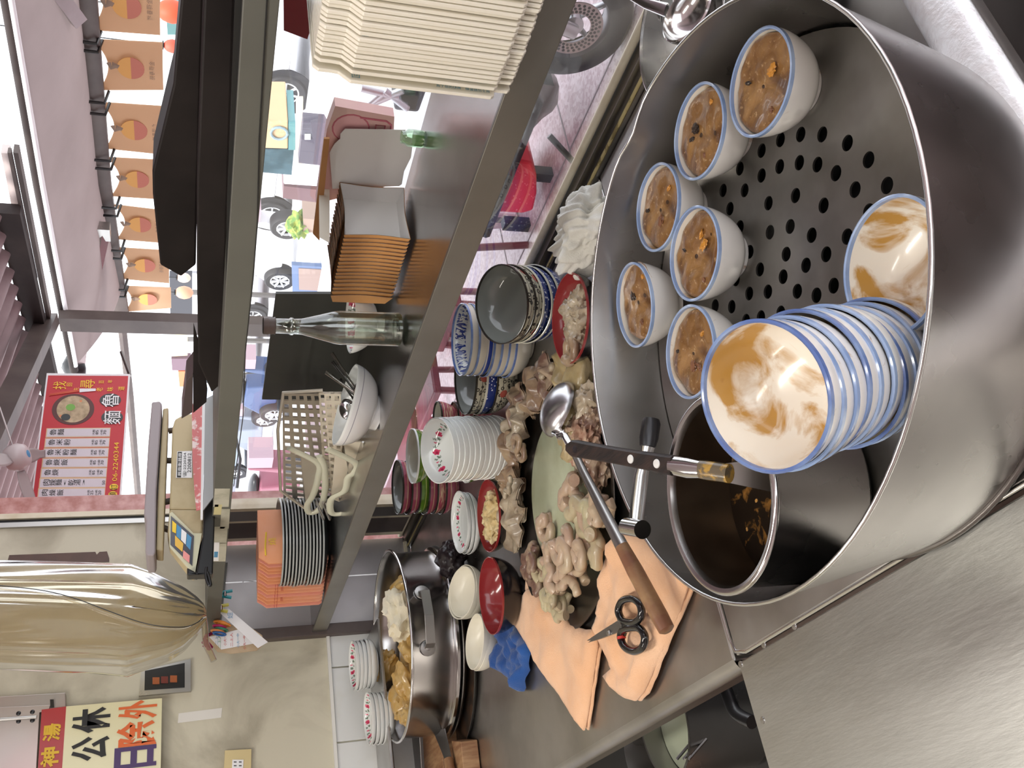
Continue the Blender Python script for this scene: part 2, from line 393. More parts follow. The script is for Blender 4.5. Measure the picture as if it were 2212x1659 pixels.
for p in ((1648,1556),(1600,1435),(1650,1393),(1716,1353)):
    c=at(*p,z=0); mk('rivet',M().lathe([(.0045,0),(.004,.0012),(0,.0016)],12,T=Matrix.Translation(c)),STEEL,np_)
# dark gear right of the stove
rg=thing('lower_counter','dark oily lower counter beyond the stove lip','counter',(-.1,.7,-.2))
mk('counter_top',M().box((XR+.07,.3,-.2),(-.14,1.12,-.14)),mat('oily_dark_steel',(.05,.04,.035),.35,.8,col2=(.1,.08,.07),sc=9,world=True),rg,smooth=0)
mk('rail',M().hexa([at(*p,z=-.10) for p in ((2045,-10),(2122,28),(2112,40),(2035,12))],(0,0,-.02)),mat('stained_yellow_rail',(.35,.28,.10),.6,col2=(.08,.04,.02),sc=20,world=True),rg,smooth=0,label='yellow stained rail')
mk('edge_bar',M().hexa([at(*p,z=-.09) for p in ((2118,34),(2230,68),(2230,86),(2110,46))],(0,0,-.02)),PAINT,rg,smooth=0,label='cream edge bar')
PINKF=mat('pink_speckled_floor',(.85,.62,.66),.5,col2=(.9,.8,.82),sc=14,world=True)
mk('pale_panel',M().hexa([at(*p,z=-.085) for p in ((2150,-12),(2240,-12),(2240,62),(2124,34))],(0,0,-.005)),PINKF,rg,smooth=0,label='pale pink panel')
mk('dark_bar',M().hexa([at(*p,z=-.11) for p in ((2062,36),(2112,40),(2230,78),(2230,110),(2090,70))][:4],(0,0,-.02)),DSTEEL,rg,smooth=0)
pc_=thing('pink_reflector','pale pink slab added beyond the dark lower counter to reflect in the steamer','counter',(.4,.7,-.3))
mk('reflector_slab',M().box((-.13,.25,-.24),(1.6,1.10,-.2)),mat('pale_pink_slab',(.80,.66,.67),.45,col2=(.72,.52,.54),sc=12,world=True),pc_,smooth=0,bevel=.004)  # added slab, gives the steamer wall a bright pink reflection
mk('reflector_base',M().box((-.10,.3,-.85),(1.55,1.08,-.24)),BACKW,pc_,smooth=0)
# under-counter zone
us=thing('under_shelf','dark lower shelf under the worktop that holds the pots','shelf',(-1.5,.4,-.45))
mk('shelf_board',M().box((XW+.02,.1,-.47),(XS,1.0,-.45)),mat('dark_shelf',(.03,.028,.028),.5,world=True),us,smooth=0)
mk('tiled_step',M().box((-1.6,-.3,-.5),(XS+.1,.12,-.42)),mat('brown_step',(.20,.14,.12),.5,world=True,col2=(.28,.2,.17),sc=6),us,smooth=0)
# ================= STEAMER =================
SC=V((-.655,.507,0)); SR=.297
st=thing('steamer','huge round steel steamer with perforated floor on the stove','steamer',SC+V((0,0,.004)))
SW=mat('steamer_steel',(.50,.48,.465),.26,1,col2=(.40,.385,.37),sc=3.5,rvar=.07,bump=.015,bsc=9)
rb=.262
def sw(u,v,off=0):
    a=2*math.pi*u; z=.006+.174*v; r=rb+(SR-rb)*v**.9+off
    dent=-.012*math.exp(-((a-1.72)/.10)**2)*v
    r+=dent; r+=.0018*math.sin(3*a+1)*v
    return (SC.x+r*math.cos(a),SC.y+r*math.sin(a),z)
wm=M(); wm.grid(lambda u,v:sw(u,v),96,10,closed=True); n0=len(wm.v); wm.grid(lambda u,v:sw(u,1-v,-.0018),96,10,closed=True)
mk('wall_shell',wm,SW,st)
mk('rim_edge',M().tube([sw(i/96,1) for i in range(96)],.0022,8,closed=True),SPRIM,st)
mk('foot_ring',M().tube([V((SC.x+(rb+.001)*math.cos(i*2*math.pi/96),SC.y+(rb+.001)*math.sin(i*2*math.pi/96),.006)) for i in range(96)],.004,8,closed=True),DSTEEL,st)
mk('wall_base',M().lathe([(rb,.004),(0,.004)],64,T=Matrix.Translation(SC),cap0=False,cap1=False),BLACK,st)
# perforated floor: real holes
ZP=.092
hz=[(1160,705),(1047,705),(941,733),(842,790),(1292,750),(1403,838),(1135,863),(1040,853),(937,873),(1232,908),(842,920),(728,884),(1500,972),(1332,994),(753,998),(640,998),(1020,1025),(878,1065),(1167,1077),(676,1094),(1405,1110),(728,1190),(886,1217),(992,1187),(1105,1233),(1291,1240),(779,1320),(971,1332),(1181,1333),(1075,1390),(833,1412),(955,1450)]
hz=[(1300+x/2.4254,y/2.4254) for x,y in hz]
hz+=[(1300+x/2.0735,500+y/2.0735) for x,y in [(1103,10),(1128,200),(605,215),(664,278),(512,333),(586,337),(650,400),(713,173),(815,216),(919,152),(1010,104),(748,270),(880,268),(1043,243),(966,286),(717,385),(806,365),(1038,385),(865,410),(1148,410),(960,420),(1256,430),(1365,455),(436,775),(520,470),(590,520),(470,600)]]
pts=[]
for p in hz:
    q=at(*p,z=ZP)
    if all((q-r).length>.019 for r in pts) and (q-V((SC.x,SC.y,ZP))).length<.262: pts.append(q)
cu=bpy.data.curves.new('p','CURVE'); cu.dimensions='2D'; cu.fill_mode='BOTH'; cu.extrude=.0012; cu.resolution_u=1
def ring(cx,cy,r,n):
    s=cu.splines.new('POLY'); s.points.add(n-1); s.use_cyclic_u=True
    for i in range(n): s.points[i].co=(cx+r*math.cos(2*math.pi*i/n),cy+r*math.sin(2*math.pi*i/n),0,1)
ring(0,0,rb+.014,96)
for q in pts: ring(q.x-SC.x,q.y-SC.y,.0078,20)
co=bpy.data.objects.new('p',cu); COL.objects.link(co); bpy.context.view_layer.update()
me=bpy.data.meshes.new_from_object(co.evaluated_get(bpy.context.evaluated_depsgraph_get())); bpy.data.objects.remove(co)
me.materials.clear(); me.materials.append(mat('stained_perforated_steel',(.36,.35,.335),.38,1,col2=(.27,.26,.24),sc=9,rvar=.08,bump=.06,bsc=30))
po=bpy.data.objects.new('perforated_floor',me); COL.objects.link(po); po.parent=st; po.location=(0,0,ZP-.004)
rv=M()
for p in [(1405,752),(1406,765),(1408,780),(1410,797),(1411,814),(1414,832),(1419,850),(1421,868),(1424,884),(1428,902)]:
    rv.blob(at(*p,z=.075),(.002,.002,.002),1,0)
mk('weld_beads',rv,SPRIM,st,kind='stuff')
# ================= BOWLS =================
ORD=['topmost','second','third','fourth','fifth','sixth','seventh','eighth','ninth','tenth','eleventh','twelfth','thirteenth','fourteenth']
FWD=-RM.col[2]
def bprof(R_,h,fr=.45,fh=.12,t=.0022,p=2.0,flare=0):
    """closed bowl profile with a list of material slots: 0 outside 1 inside 2 rim"""
    out=[];ms=[]
    f=R_*fr; fz=h*fh
    out+= [(0,fz*.6),(f*.86,fz*.6),(f*.9,0),(f,0),(f*1.02,fz)]; ms+=[0,0,0,0]
    def rr(k): return f*1.02+(R_-f*1.02)*(1-(1-k)**p)**(1/p)+flare*R_*k**6
    kb=1-.0040/(h-fz); ks=[i/8*kb for i in range(1,9)]
    for k in ks: out.append((rr(k),fz+(h-fz)*k)); ms.append(0)
    Rt=R_*(1+flare); out.append((Rt,h)); ms.append(2)
    out.append((Rt-t*.5,h+t*.25)); ms.append(2); out.append((Rt-t,h)); ms.append(2)
    for n_,k in enumerate(ks[::-1]): out.append((max(rr(k)-t,0.001),fz+t+(h-fz-t)*k)); ms.append(2 if n_==0 else 1)
    out.append((f*.6,fz+t)); ms.append(1); out.append((0,fz+t)); ms.append(1)
    return out,ms
def bowl_mesh(R_,h,seg=48,**k):
    pr,ms=bprof(R_,h,**k); return M().lathe(pr,seg,ms,cap0=False,cap1=False)
def stripes(name,base,bands,rough=.14,patt=None):
    """glaze with hoops: bands=[(z0,z1,colour)] in local metres"""
    m,t,b=nt(name); g=G(t); z=g.sep(g.tc())[2]; col=base
    cur=None
    src=base
    for z0,z1,c in bands:
        f=g.mth('MULTIPLY',g.mth('GREATER_THAN',z,z0),g.mth('LESS_THAN',z,z1)); src=g.mix(f,src,c)
    if patt: src=patt(g,src,z)
    if isinstance(src,tuple): b.inputs['Base Color'].default_value=C(src)
    else: t.links.new(src,b.inputs['Base Color'])
    b.inputs['Roughness'].default_value=rough; b.inputs['Coat Weight'].default_value=.4; return m
def floral(name,r0,n=7,s=.0075,base=(.78,.81,.79)):
    m,t,b=nt(name); g=G(t); o=g.tc(); x,y,z=g.sep(o)[:3]
    th=g.mth('ARCTAN2',y,x); r=g.mth('SQRT',g.mth('ADD',g.mth('MULTIPLY',x,x),g.mth('MULTIPLY',y,y)))
    ph=g.mth('MULTIPLY',th,n/(2*math.pi)); fr=g.mth('SUBTRACT',g.mth('FRACT',g.mth('ADD',ph,10.5)),.5)
    u=g.mth('MULTIPLY',g.mth('MULTIPLY',fr,2*math.pi/n),r); v=g.mth('SUBTRACT',r,r0)
    nz=g.mth('MULTIPLY',g.mth('SUBTRACT',g.noise(o,260,2),.5),.009)
    def blob(cu,cv,rad):
        du=g.mth('SUBTRACT',u,cu); dv=g.mth('SUBTRACT',v,cv)
        d=g.mth('ADD',g.mth('SQRT',g.mth('ADD',g.mth('MULTIPLY',du,du),g.mth('MULTIPLY',dv,dv))),nz); return g.mth('LESS_THAN',d,rad)
    src=base
    for cu,cv,rad,c in ((-1.5*s,.2*s,.42*s,(.16,.22,.17)),(1.5*s,-.3*s,.42*s,(.16,.22,.17)),(2.1*s,.5*s,.3*s,(.2,.25,.2)),(-2.2*s,-.4*s,.28*s,(.2,.25,.2)),(0,0,.75*s,(.62,.05,.13)),(-2.9*s,.2*s,.4*s,(.7,.12,.2)),(.15*s,.1*s,.28*s,(.35,.02,.06))):
        src=g.mix(blob(cu,cv,rad),src,c)
    t.links.new(src,b.inputs['Base Color']); b.inputs['Roughness'].default_value=.12; b.inputs['Coat Weight'].default_value=.5; return m
def dots(g,src,z):
    o=g.tc(); d=g.voro(o,95); f=g.mth('MULTIPLY',g.mth('GREATER_THAN',d,.22),g.mth('LESS_THAN',d,.42)); s1=g.mix(f,src,(.05,.045,.04))
    f2=g.mth('LESS_THAN',g.voro(o,22),.2); return g.mix(f2,s1,(.38,.08,.06))
def wflow(g,src,z):
    o=g.tc(); d=g.voro(o,120); return g.mix(g.mth('LESS_THAN',d,.24),src,(.72,.76,.86))
M_DOT=stripes('dotted_cream_glaze',(.50,.47,.36),[(.046,.0475,(.03,.03,.03))],patt=dots)
M_BLUFL=stripes('blue_glaze_white_flowers',(.02,.04,.20),[],patt=wflow)
M_DARKRIM=mat('dark_rim_glaze',(.03,.025,.02),.2); M_CREAMG=mat('cream_glaze',(.62,.60,.50),.15,coat=.4)
def bluein(g,src,z):
    o=g.tc(); a=g.noise(g.mapp(o,(1,1,.55)),70,3,2.2); bnd=g.mth('MULTIPLY',g.mth('GREATER_THAN',z,.026),g.mth('LESS_THAN',z,.047))
    return g.mix(g.mth('MULTIPLY',g.mth('GREATER_THAN',a,.50),bnd),src,(.02,.05,.26))
M_BLUIN=stripes('white_glaze_blue_landscape',(.74,.76,.72),[],patt=bluein)
M_WARMW=mat('warm_white_glaze',(.62,.58,.49),.15,coat=.4)
M_WARMW2=stripes("warm_white_glaze_navy",(.62,.58,.49),[(.040,.048,(.02,.05,.3))])
def wood(g,src,z):
    a=g.noise(g.mapp(g.tc(),(1,1,9)),25,4,.4); return g.mix(g.step(a,.5,.62),src,(.62,.42,.28))
M_PINK=stripes('pink_streaked_glaze',(.33,.06,.09),[(.040,.042,(.6,.45,.3))],patt=wood)
M_PINK2=stripes('dark_pink_glaze',(.30,.065,.10),[(.012,.014,(.5,.35,.2)),(.030,.032,(.5,.35,.2))])
M_GREEN=stripes('green_striped_glaze',(.10,.20,.02),[(.012,.0135,(.6,.6,.2)),(.028,.0295,(.6,.6,.2)),(.044,.0455,(.6,.6,.2))])
def axis_from(base,rim,ratio=None,z0=0.0,h=None,P0=None):
    P0=at(*base,z=z0) if P0 is None else V(P0)
    if ratio is None:
        d=ray(*rim); # vertical: height where the ray passes over the base
        n=V((-d.y,d.x,0)); t=(P0-CAM).dot(V((d.x,d.y,0)))/V((d.x,d.y,0)).length_squared
        P1=V((P0.x,P0.y,(CAM+d*t).z)); return P0,P1
    D=dep(P0); Pl=at(*rim,D=D); a=(Pl-P0).length; k=a*ratio/math.sqrt(1-ratio*ratio)
    vr=ray(*rim); P1=at(*rim,D=D-k*vr.length*0+(-k)); return P0,P1
def qz(axis,spin=0): return V(axis).to_track_quat('Z','Y')@Quaternion((0,0,1),spin)
def stack(name,cat,group,base,rim,width,n,h,mats_list,label,ratio=None,z0=0.0,P0=None,kw={},inner=None,jit=.0025,maxsp=None):
    P0,P1=axis_from(base,rim,ratio,z0,P0=P0); ax=(P1-P0); L=ax.length; ax.normalize(); rad=width/2*dep(P1)/F
    sp=(L-h)/(n-1) if n>1 else 0
    if n>1 and (sp<.004): sp=.006
    protos={}; out=[]
    for i in range(n):                       # i=0 on top
        ml=mats_list[min(i,len(mats_list)-1)]
        key=tuple(m.name for m in ml)
        loc=P1-ax*(h+sp*i)+V((R.uniform(-jit,jit),R.uniform(-jit,jit),0))
        if z0==0 and ratio is None: loc.z=max(loc.z,.001+0)
        if key not in protos:
            m=bowl_mesh(rad,h,**kw); o=mk(name,m,ml,world=False); protos[key]=o
        else: o=dup(protos[key])
        o.location=loc; o.rotation_mode='QUATERNION'; o.rotation_quaternion=qz(ax,R.uniform(0,6.28))
        w=ORD[i] if i<n-1 or n==1 else 'bottom'
        tag(o,label[i] if isinstance(label,list) else label.replace('#',w),cat,group if n>1 else None); out.append(o)
    print('STACK',name,n,'R=%.3f L=%.3f sp=%.4f'%(rad,L,sp),'P0',[round(c,2) for c in P0],'P1',[round(c,2) for c in P1])
    return out
FL=floral('floral_glaze',.062)
# A grey / dotted bowls over blue ones
stack('soup_bowl','bowl','leaning stack of dark patterned bowls',(1196,657),(1081,655),173,5,.058,
 [(M_DOT,GREYC,M_DARKRIM),(M_DOT,GREYC,M_DARKRIM),(M_BLUFL,GREYC,M_CREAMG),(M_BLUFL,GREYC,M_CREAMG),(M_BLUFL,GREYC,M_CREAMG)],
 ['grey-lined bowl with dotted outside, topmost of the leaning stack by the white rag','second grey-lined dotted bowl in the leaning stack by the white rag','navy bowl with pale rim under the dotted bowls, by the white rag','navy bowl with white blossoms, second from the bottom of the leaning stack','navy bowl with white blossoms at the bottom of the leaning stack'],ratio=.66)
stack('rice_bowl','bowl','stack of blue and white bowls',(1144,737),(996,735),158,7,.055,
 [(M_WARMW,M_BLUIN,BLUEC),(M_WARMW,M_BLUIN,BLUEC),(M_WARMW2,M_BLUIN,BLUEC),(M_WARMW,M_BLUIN,BLUEC)],
 '# blue-rimmed white bowl in the stack between the dotted bowls')
stack('soup_bowl','bowl','short stack of dotted bowls behind the blue and white ones',(1106,812),(1004,808),172,3,.062,
 [(M_DOT,GREYC,M_DARKRIM),(M_BLUFL,GREYC,M_CREAMG),(M_DOT,GREYC,M_DARKRIM)],
 ['grey-lined dotted bowl on top, half hidden behind the blue-rimmed stack','navy blossom bowl between two dotted bowls','dotted bowl with red flowers at the bottom, beside the blue-rimmed stack'])
stack('tea_cup','cup','pink streaked cups',(1010,905),(944,905),78,3,.05,[(M_PINK,M_CREAMG,M_DARKRIM)],'# pink streaked cup behind the tall floral stack',kw=dict(fr=.6,p=1.4),P0=V((at(944,905,Y=1.05).x,1.05,.001)))
stack('rice_bowl','bowl','tall stack of white floral bowls',(1104,962),(944,973),143,12,.05,[(WHITEC,floral('floral_bowl_glaze',.054,8,.0078),WHITEC)],'# white bowl with pink roses in the tall leaning stack',ratio=.56,jit=.0008)
stack('side_bowl','bowl','pink and green striped bowls in the corner',(985,1050),(858,1060),118,6,.045,
 [(M_PINK2,GREYC,M_DARKRIM),(M_PINK2,GREYC,M_DARKRIM),(M_GREEN,GREYC,M_DARKRIM),(M_PINK2,M_CREAMG,M_DARKRIM),(M_PINK,M_CREAMG,M_DARKRIM),(M_PINK2,M_CREAMG,M_DARKRIM)],
 ['maroon bowl with grey inside on top of the striped corner stack','second maroon bowl of the striped corner stack','green striped bowl in the middle of the corner stack','maroon bowl just under the green one in the corner stack','streaked pink bowl near the bottom of the corner stack','bottom maroon bowl of the corner stack'],kw=dict(fr=.5))
stack('side_bowl','bowl','green striped bowls',(970,990),(890,985),120,3,.045,[(M_GREEN,M_CREAMG,WHITEC)],'# bright green striped bowl behind the tall floral stack',P0=V((at(890,985,Y=1.0).x,1.0,.001)))
stack('floral_plate','plate','three small rose plates',(1028,1128),(992,1126),134,3,.022,[(WHITEC,floral('floral_plate_glaze',.062,9,.0075),WHITEC)],'# small rose-rimmed plate between corner bowls and red food bowl',kw=dict(fr=.6))
stack('floral_plate','plate','rose plates by the wall tiles, nearer the window',(0,0),(762,1432),105,5,.022,[(WHITEC,bpy.data.materials['floral_plate_glaze'],WHITEC)],'# rose-rimmed plate in the tile-side stack nearer the window',P0=at(812,1432,X=-2.66),kw=dict(fr=.6))
stack('floral_plate','plate','rose plates by the wall tiles, farther from the window',(0,0),(795,1545),109,5,.022,[(WHITEC,bpy.data.materials['floral_plate_glaze'],WHITEC)],'# rose-rimmed plate in the tile-side stack farther from the window',P0=at(848,1547,X=-2.66),kw=dict(fr=.6))
p=at(812,1432,X=-2.66); 
solo('wall_ledge','steel ledge under the rose plates along the tiles','ledge',M().box((XW+.01,.3,p.z-.012),(-2.60,.82,p.z-.003)).box((XW+.01,.3,p.z-.05),(XW+.02,.82,p.z-.012)),STEEL,smooth=0,bevel=.002)
stack('cream_bowl','bowl','cream bowls beside the red ones',(1037,1284),(996,1278),113,3,.045,[(CREAMC,CREAMC,CREAMC)],'# cream bowl in the stack touching the steel pot',ratio=.5,kw=dict(fr=.5))
stack('cream_bowl','bowl','cream bowls beside the blue rag',(1072,1390),(1025,1386),118,2,.045,[(CREAMC,CREAMC,CREAMC)],'# cream bowl in the pair above the blue rag',ratio=.33,kw=dict(fr=.5))
def redbowl(base,rim,w,label):
    P0,P1=axis_from(base,rim,None); r=w/2*dep(P1)/F; h=P1.z-.001
    h=max(.05,min(h,.075)); m=bowl_mesh(r,h,fr=.45,p=1.9)
    o=solo('lacquer_bowl',label,'bowl',m,(BLKC,REDC,REDC),world=False); o.location=(P1.x,P1.y,max(.001,P1.z-h)); print('RED',P0,P1,r); return P1,r,h
I_=redbowl((1103,1112),(1054,1113),157,'red-lined black bowl with fried pork bits beside the rose plates')
J_=redbowl((1290,690),(1229,689),198,'red-lined black bowl heaped with pale offal next to the steamer rim')
K_=redbowl((1124,1282),(1059,1280),165,'nearly empty red-lined black bowl above the blue rag')
# ================= MEAT ON THE CHOPPING TRAY =================
SKIN=mat('boiled_pork_skin',(.40,.29,.185),.34,col2=(.20,.12,.075),sc=22,bump=.5,bsc=70,sss=.15,coat=.3)
PALE=mat('pale_tripe',(.46,.385,.28),.36,col2=(.25,.185,.12),sc=30,bump=.5,bsc=120,sss=.15,coat=.25)
INTES=mat('boiled_intestine',(.47,.32,.235),.36,col2=(.50,.40,.27),sc=10,thr=(.35,.6),bump=.45,bsc=130,sss=.2,coat=.25)
INTY=mat('yellowish_intestine',(.50,.45,.28),.36,col2=(.40,.30,.20),sc=16,thr=(.4,.7),bump=.4,bsc=130,sss=.2,coat=.25)
DARKM=mat('dark_offal',(.17,.09,.065),.38,col2=(.38,.28,.19),sc=26,thr=(.42,.6),bump=.6,bsc=80,coat=.25)
CHICK=mat('boiled_chicken_skin',(.48,.38,.21),.33,col2=(.33,.25,.11),sc=16,bump=.5,bsc=110,sss=.15,coat=.35)
SHRED=mat('shredded_meat',(.42,.24,.17),.5,col2=(.6,.45,.33),sc=60,bump=.7,bsc=150)
TC=at(1215,1062,z=.004)
tr=thing('chopping_tray','round dark steel tray under the boiled offal','tray',TC)
mk('tray_dish',M().lathe([(0,0),(.235,0),(.250,.010),(.258,.012),(.258,.014),(.248,.013),(.233,.003),(0,.003)],72,T=Matrix.Translation(TC)),DSTEEL,tr)
BC=at(1208,1072,z=.024)
solo('chopping_board','round pale green chopping board in the middle of the offal','chopping board',M().lathe([(0,-.018),(.148,-.018),(.152,-.014),(.152,-.003),(.149,0),(0,0)],64,T=Matrix.Translation(BC)),mat('worn_green_board',(.50,.54,.38),.35,col2=(.40,.42,.27),sc=11,bump=.15,bsc=90,coat=.25))
def coil(c,s,n,r,material,label,group=None,z=.03,zs=.02,seed=0,name='pork_intestine'):
    q=random.Random(seed); c=V(c); a=q.uniform(0,6.28); p=c+V((q.uniform(-s,s)*.5,q.uniform(-s,s)*.5,0)); pts=[]
    curv=q.choice((-1,1))
    for i in range(n):
        pts.append(V((p.x,p.y,z+zs*(i/n)+q.uniform(-.3,.5)*r)))
        if q.random()<.3: curv=-curv
        a+=curv*q.uniform(.5,1.25); p=p+V((math.cos(a),math.sin(a),0))*r*1.9
        if (p-c).length>s: 
            d=(c-p).normalized(); a=math.atan2(d.y,d.x)+q.uniform(-.5,.5); p=c+(p-c)*(s/(p-c).length)
    path=smooth_path(pts,5); rad=[r*(1+.22*noise.noise(V((i*.3,seed,0)))+.04*math.sin(i*1.3)) for i in range(len(path))]
    rad[0]*=.8; rad[-1]*=.85
    m=M().tube(path,rad,16,nrm=(0,0,1),flat=.82)
    return solo(name,label,'intestine',m,material,group)
def fold(c,sx,sy,material,label,cat,name,rot=0,h=.03,seed=0,th=.004,fr=55):
    m=M(); cx,cy,cz=c
    def fn(u,v,o=0):
        x=(u-.5)*2; y=(v-.5)*2; e=1-.25*noise.noise(V((x*1.3+seed,y*1.3,seed)))
        k=math.sqrt(max(x*x+y*y,1e-6)); sq=max(abs(x),abs(y))/k if k>0 else 1
        X=x*sq*sx*e; Y=y*sq*sy*e; X2=X*math.cos(rot)-Y*math.sin(rot); Y2=X*math.sin(rot)+Y*math.cos(rot)
        q=V((X2*fr*.28+seed*3,Y2*fr*.28,seed)); wp=noise.noise(q)*5+seed
        rid=.5+.5*math.sin(X2*fr*2.0+wp)*math.cos(Y2*fr*.9+wp*.6); rid=.75*rid+.5*noise.noise(q*1.8)
        ed=max(0,k-.75)*noise.noise(V((math.atan2(y,x)*2.6,seed,1)))*.045
        dx=noise.noise(V((X2*fr*.5,Y2*fr*.5,9+seed)))*.014+ed; dy=noise.noise(V((X2*fr*.5,Y2*fr*.5,19+seed)))*.014+ed*.5
        zz=cz+h*(.30+.70*rid)*(1-.35*k*k)+o; return (cx+X2+dx,cy+Y2+dy,max(zz,.008+o))
    m.grid(lambda u,v:fn(u,v),44,44); m.grid(lambda u,v:fn(1-u,v,-th),44,44)
    return solo(name,label,cat,m,material)
def lump(c,rad,material,label,cat,name,rot=0,seed=0,amp=.3,sc=1.6,tilt=0,ridge=False,sub=4,group=None):
    m=M().blob(c,rad,sub,amp,sc,rot=Quaternion((0,0,1),rot)@Quaternion((0,1,0),tilt),seed=seed,ridge=ridge); return solo(name,label,cat,m,material,group)
g1='pork intestine coils on the chopping tray'
def P(x,y,z): return at(x,y,z=z)
coil(P(1160,1215,.02),.05,22,.0105,DARKM,'greyish intestine coil at the tray edge beside the orange cloth',g1,.018,.012,3)
coil(P(1190,1170,.02),.05,20,.010,INTES,'greyish pink intestine coil next to the green board on the plates side',g1,.024,.014,31)
coil(P(1185,1262,.02),.045,26,.0095,INTY,'small yellowish intestine coil above the orange cloth',g1,.022,.020,4)
coil(P(1222,1285,.02),.042,24,.0095,INTY,'lowest yellowish intestine coil at the tip of the pile',g1,.02,.018,6)
coil(P(1218,1215,.03),.050,30,.0105,INTES,'pink intestine coil in the middle of the pile',g1,.034,.026,8)
coil(P(1262,1235,.03),.048,26,.0105,INTES,'pink intestine coil beside the orange towel corner',g1,.028,.024,9)
coil(P(1245,1190,.04),.040,20,.010,INTES,'topmost pink intestine coil of the pile',g1,.05,.02,12)
coil(P(1285,1150,.03),.055,28,.0125,INTY,'thick pale intestine coil under the ladle handle',g1,.03,.03,14)
coil(P(1300,1100,.03),.045,20,.0120,INTES,'thick pink intestine coil between ladle handle and steamer',g1,.03,.03,17)
coil(P(1258,1075,.03),.035,14,.0115,INTES,'short pink intestine curl lying on the green board edge',g1,.038,.016,19)
for q_,(px_,r_,n_,m_,w_) in enumerate((((1205,1235),.0085,20,INTY,'thin yellowish intestine loop lying over the greyish coil'),((1240,1262),.0088,24,INTES,'tight pink intestine knot between the middle coil and the towel'),((1200,1290),.0082,18,INTY,'narrow yellowish intestine loop at the tray edge beside the flat towel'),((1275,1195),.0092,22,INTES,'pink intestine loop just under the ladle grip side'),((1170,1240),.0085,18,DARKM,'dull brown intestine twist nearest the red bowl'))):
    coil(P(*px_,.035),.036,n_,r_,m_,w_,g1,.036,.02,51+q_)
solo('intestine_end','open cut end of a pale intestine at the tip of the pile','intestine',M().tube([P(1222,1308,.016),P(1232,1316,.018)],.008,14),INTY)
# tripe and stomach folds along the far side
fold(P(1120,1120,.012),.075,.062,PALE,'broad pale stomach sheet folded beside the red food bowl','stomach','pork_stomach',rot=.5,h=.05,seed=1)
fold(P(1125,1085,.015),.050,.060,PALE,'pale stomach sheet lying next to the floral bowl stack','stomach','pork_stomach',rot=1.2,h=.05,seed=2)
fold(P(1118,1050,.012),.055,.055,SKIN,'crumpled tripe piece by the foot of the floral stack','tripe','tripe_piece',rot=.2,h=.06,seed=3,fr=75)
fold(P(1110,1010,.012),.050,.060,SKIN,'curled tripe strip between floral bowls and green board','tripe','tripe_piece',rot=.9,h=.055,seed=4,fr=80)
fold(P(1122,965,.012),.052,.055,SKIN,'brown folded tripe behind the ladle bowl','tripe','tripe_piece',rot=.1,h=.06,seed=5,fr=75)
fold(P(1135,925,.014),.055,.055,PALE,'pale tripe with dark seams behind the ladle bowl','tripe','tripe_piece',rot=.8,h=.06,seed=6,fr=70)
fold(P(1135,880,.012),.055,.05,DARKM,'dark ragged offal near the dotted bowls','offal','offal_piece',rot=.4,h=.055,seed=7,fr=60)
fold(P(1165,850,.012),.055,.05,SKIN,'brown offal slice beside the ladle bowl','offal','offal_piece',rot=.2,h=.05,seed=8,fr=60)
fold(P(1190,812,.012),.050,.045,DARKM,'reddish offal lump at the far tip of the pile','offal','offal_piece',rot=.6,h=.045,seed=9,fr=60)
coil(P(1140,985,.04),.04,16,.007,SKIN,'thin curling tripe ribbon in front of the floral stack',None,.055,.012,23,'tripe_ribbon')
coil(P(1112,1035,.04),.035,14,.006,PALE,'small curled ribbon of tripe on the pale stomach',None,.055,.012,24,'tripe_ribbon')
for i,(x,y,r_) in enumerate(((1193,792,.010),(1182,800,.008),(1172,812,.009))): lump(P(x,y,.03),(r_,r_*.9,r_*.8),PALE,['largest white cartilage cube at the far tip of the offal pile','smallest white cartilage cube at the far tip of the offal pile','white cartilage cube closest to the dotted bowls'][i],'cartilage','cartilage_piece',seed=i,sub=2,group='white cartilage cubes')
# chicken on the steamer side
fold(P(1232,812,.01),.060,.05,CHICK,'boiled chicken skin flap behind the ladle bowl next to the steamer','chicken','chicken_piece',rot=.3,h=.045,seed=11,fr=40)
lump(P(1246,835,.03),(.062,.034,.026),CHICK,'smooth boiled chicken thigh against the steamer wall','chicken','chicken_piece',rot=-2.6,seed=3,amp=.2,sc=1.2)
lump(P(1235,900,.03),(.070,.030,.026),CHICK,'long chicken breast strip next to the green board','chicken','chicken_piece',rot=-2.75,seed=5,amp=.22,sc=1.5)
lump(P(1272,868,.03),(.034,.026,.024),PALE,'pale cartilage knuckle beside the chicken thigh','knuckle','knuckle_piece',rot=.5,seed=8,amp=.4,sc=2.2)
lump(P(1262,945,.028),(.050,.038,.026),SHRED,'torn shredded meat chunk under the spatula handle','meat','meat_chunk',rot=.4,seed=9,amp=.5,sc=3.5,ridge=True)
lump(P(1245,960,.034),(.040,.018,.024),CHICK,'skin-covered slice lying on the shredded chunk','chicken','chicken_piece',rot=-2.9,seed=12,amp=.3)
lump(P(1282,905,.025),(.026,.022,.02),DARKM,'dark bony lump between knuckle and shredded chunk','bone','bone_piece',seed=13,amp=.5,sc=3)
lump(P(1290,1010,.025),(.036,.026,.02),DARKM,'dark meat lump just under the ladle shaft','meat','meat_chunk',rot=.7,seed=15,amp=.5,sc=2.6)
lump(P(1262,1015,.022),(.03,.022,.016),PALE,'pale meat scrap at the board edge beneath the handle','meat','meat_chunk',rot=.2,seed=16,amp=.5,sc=2.6)
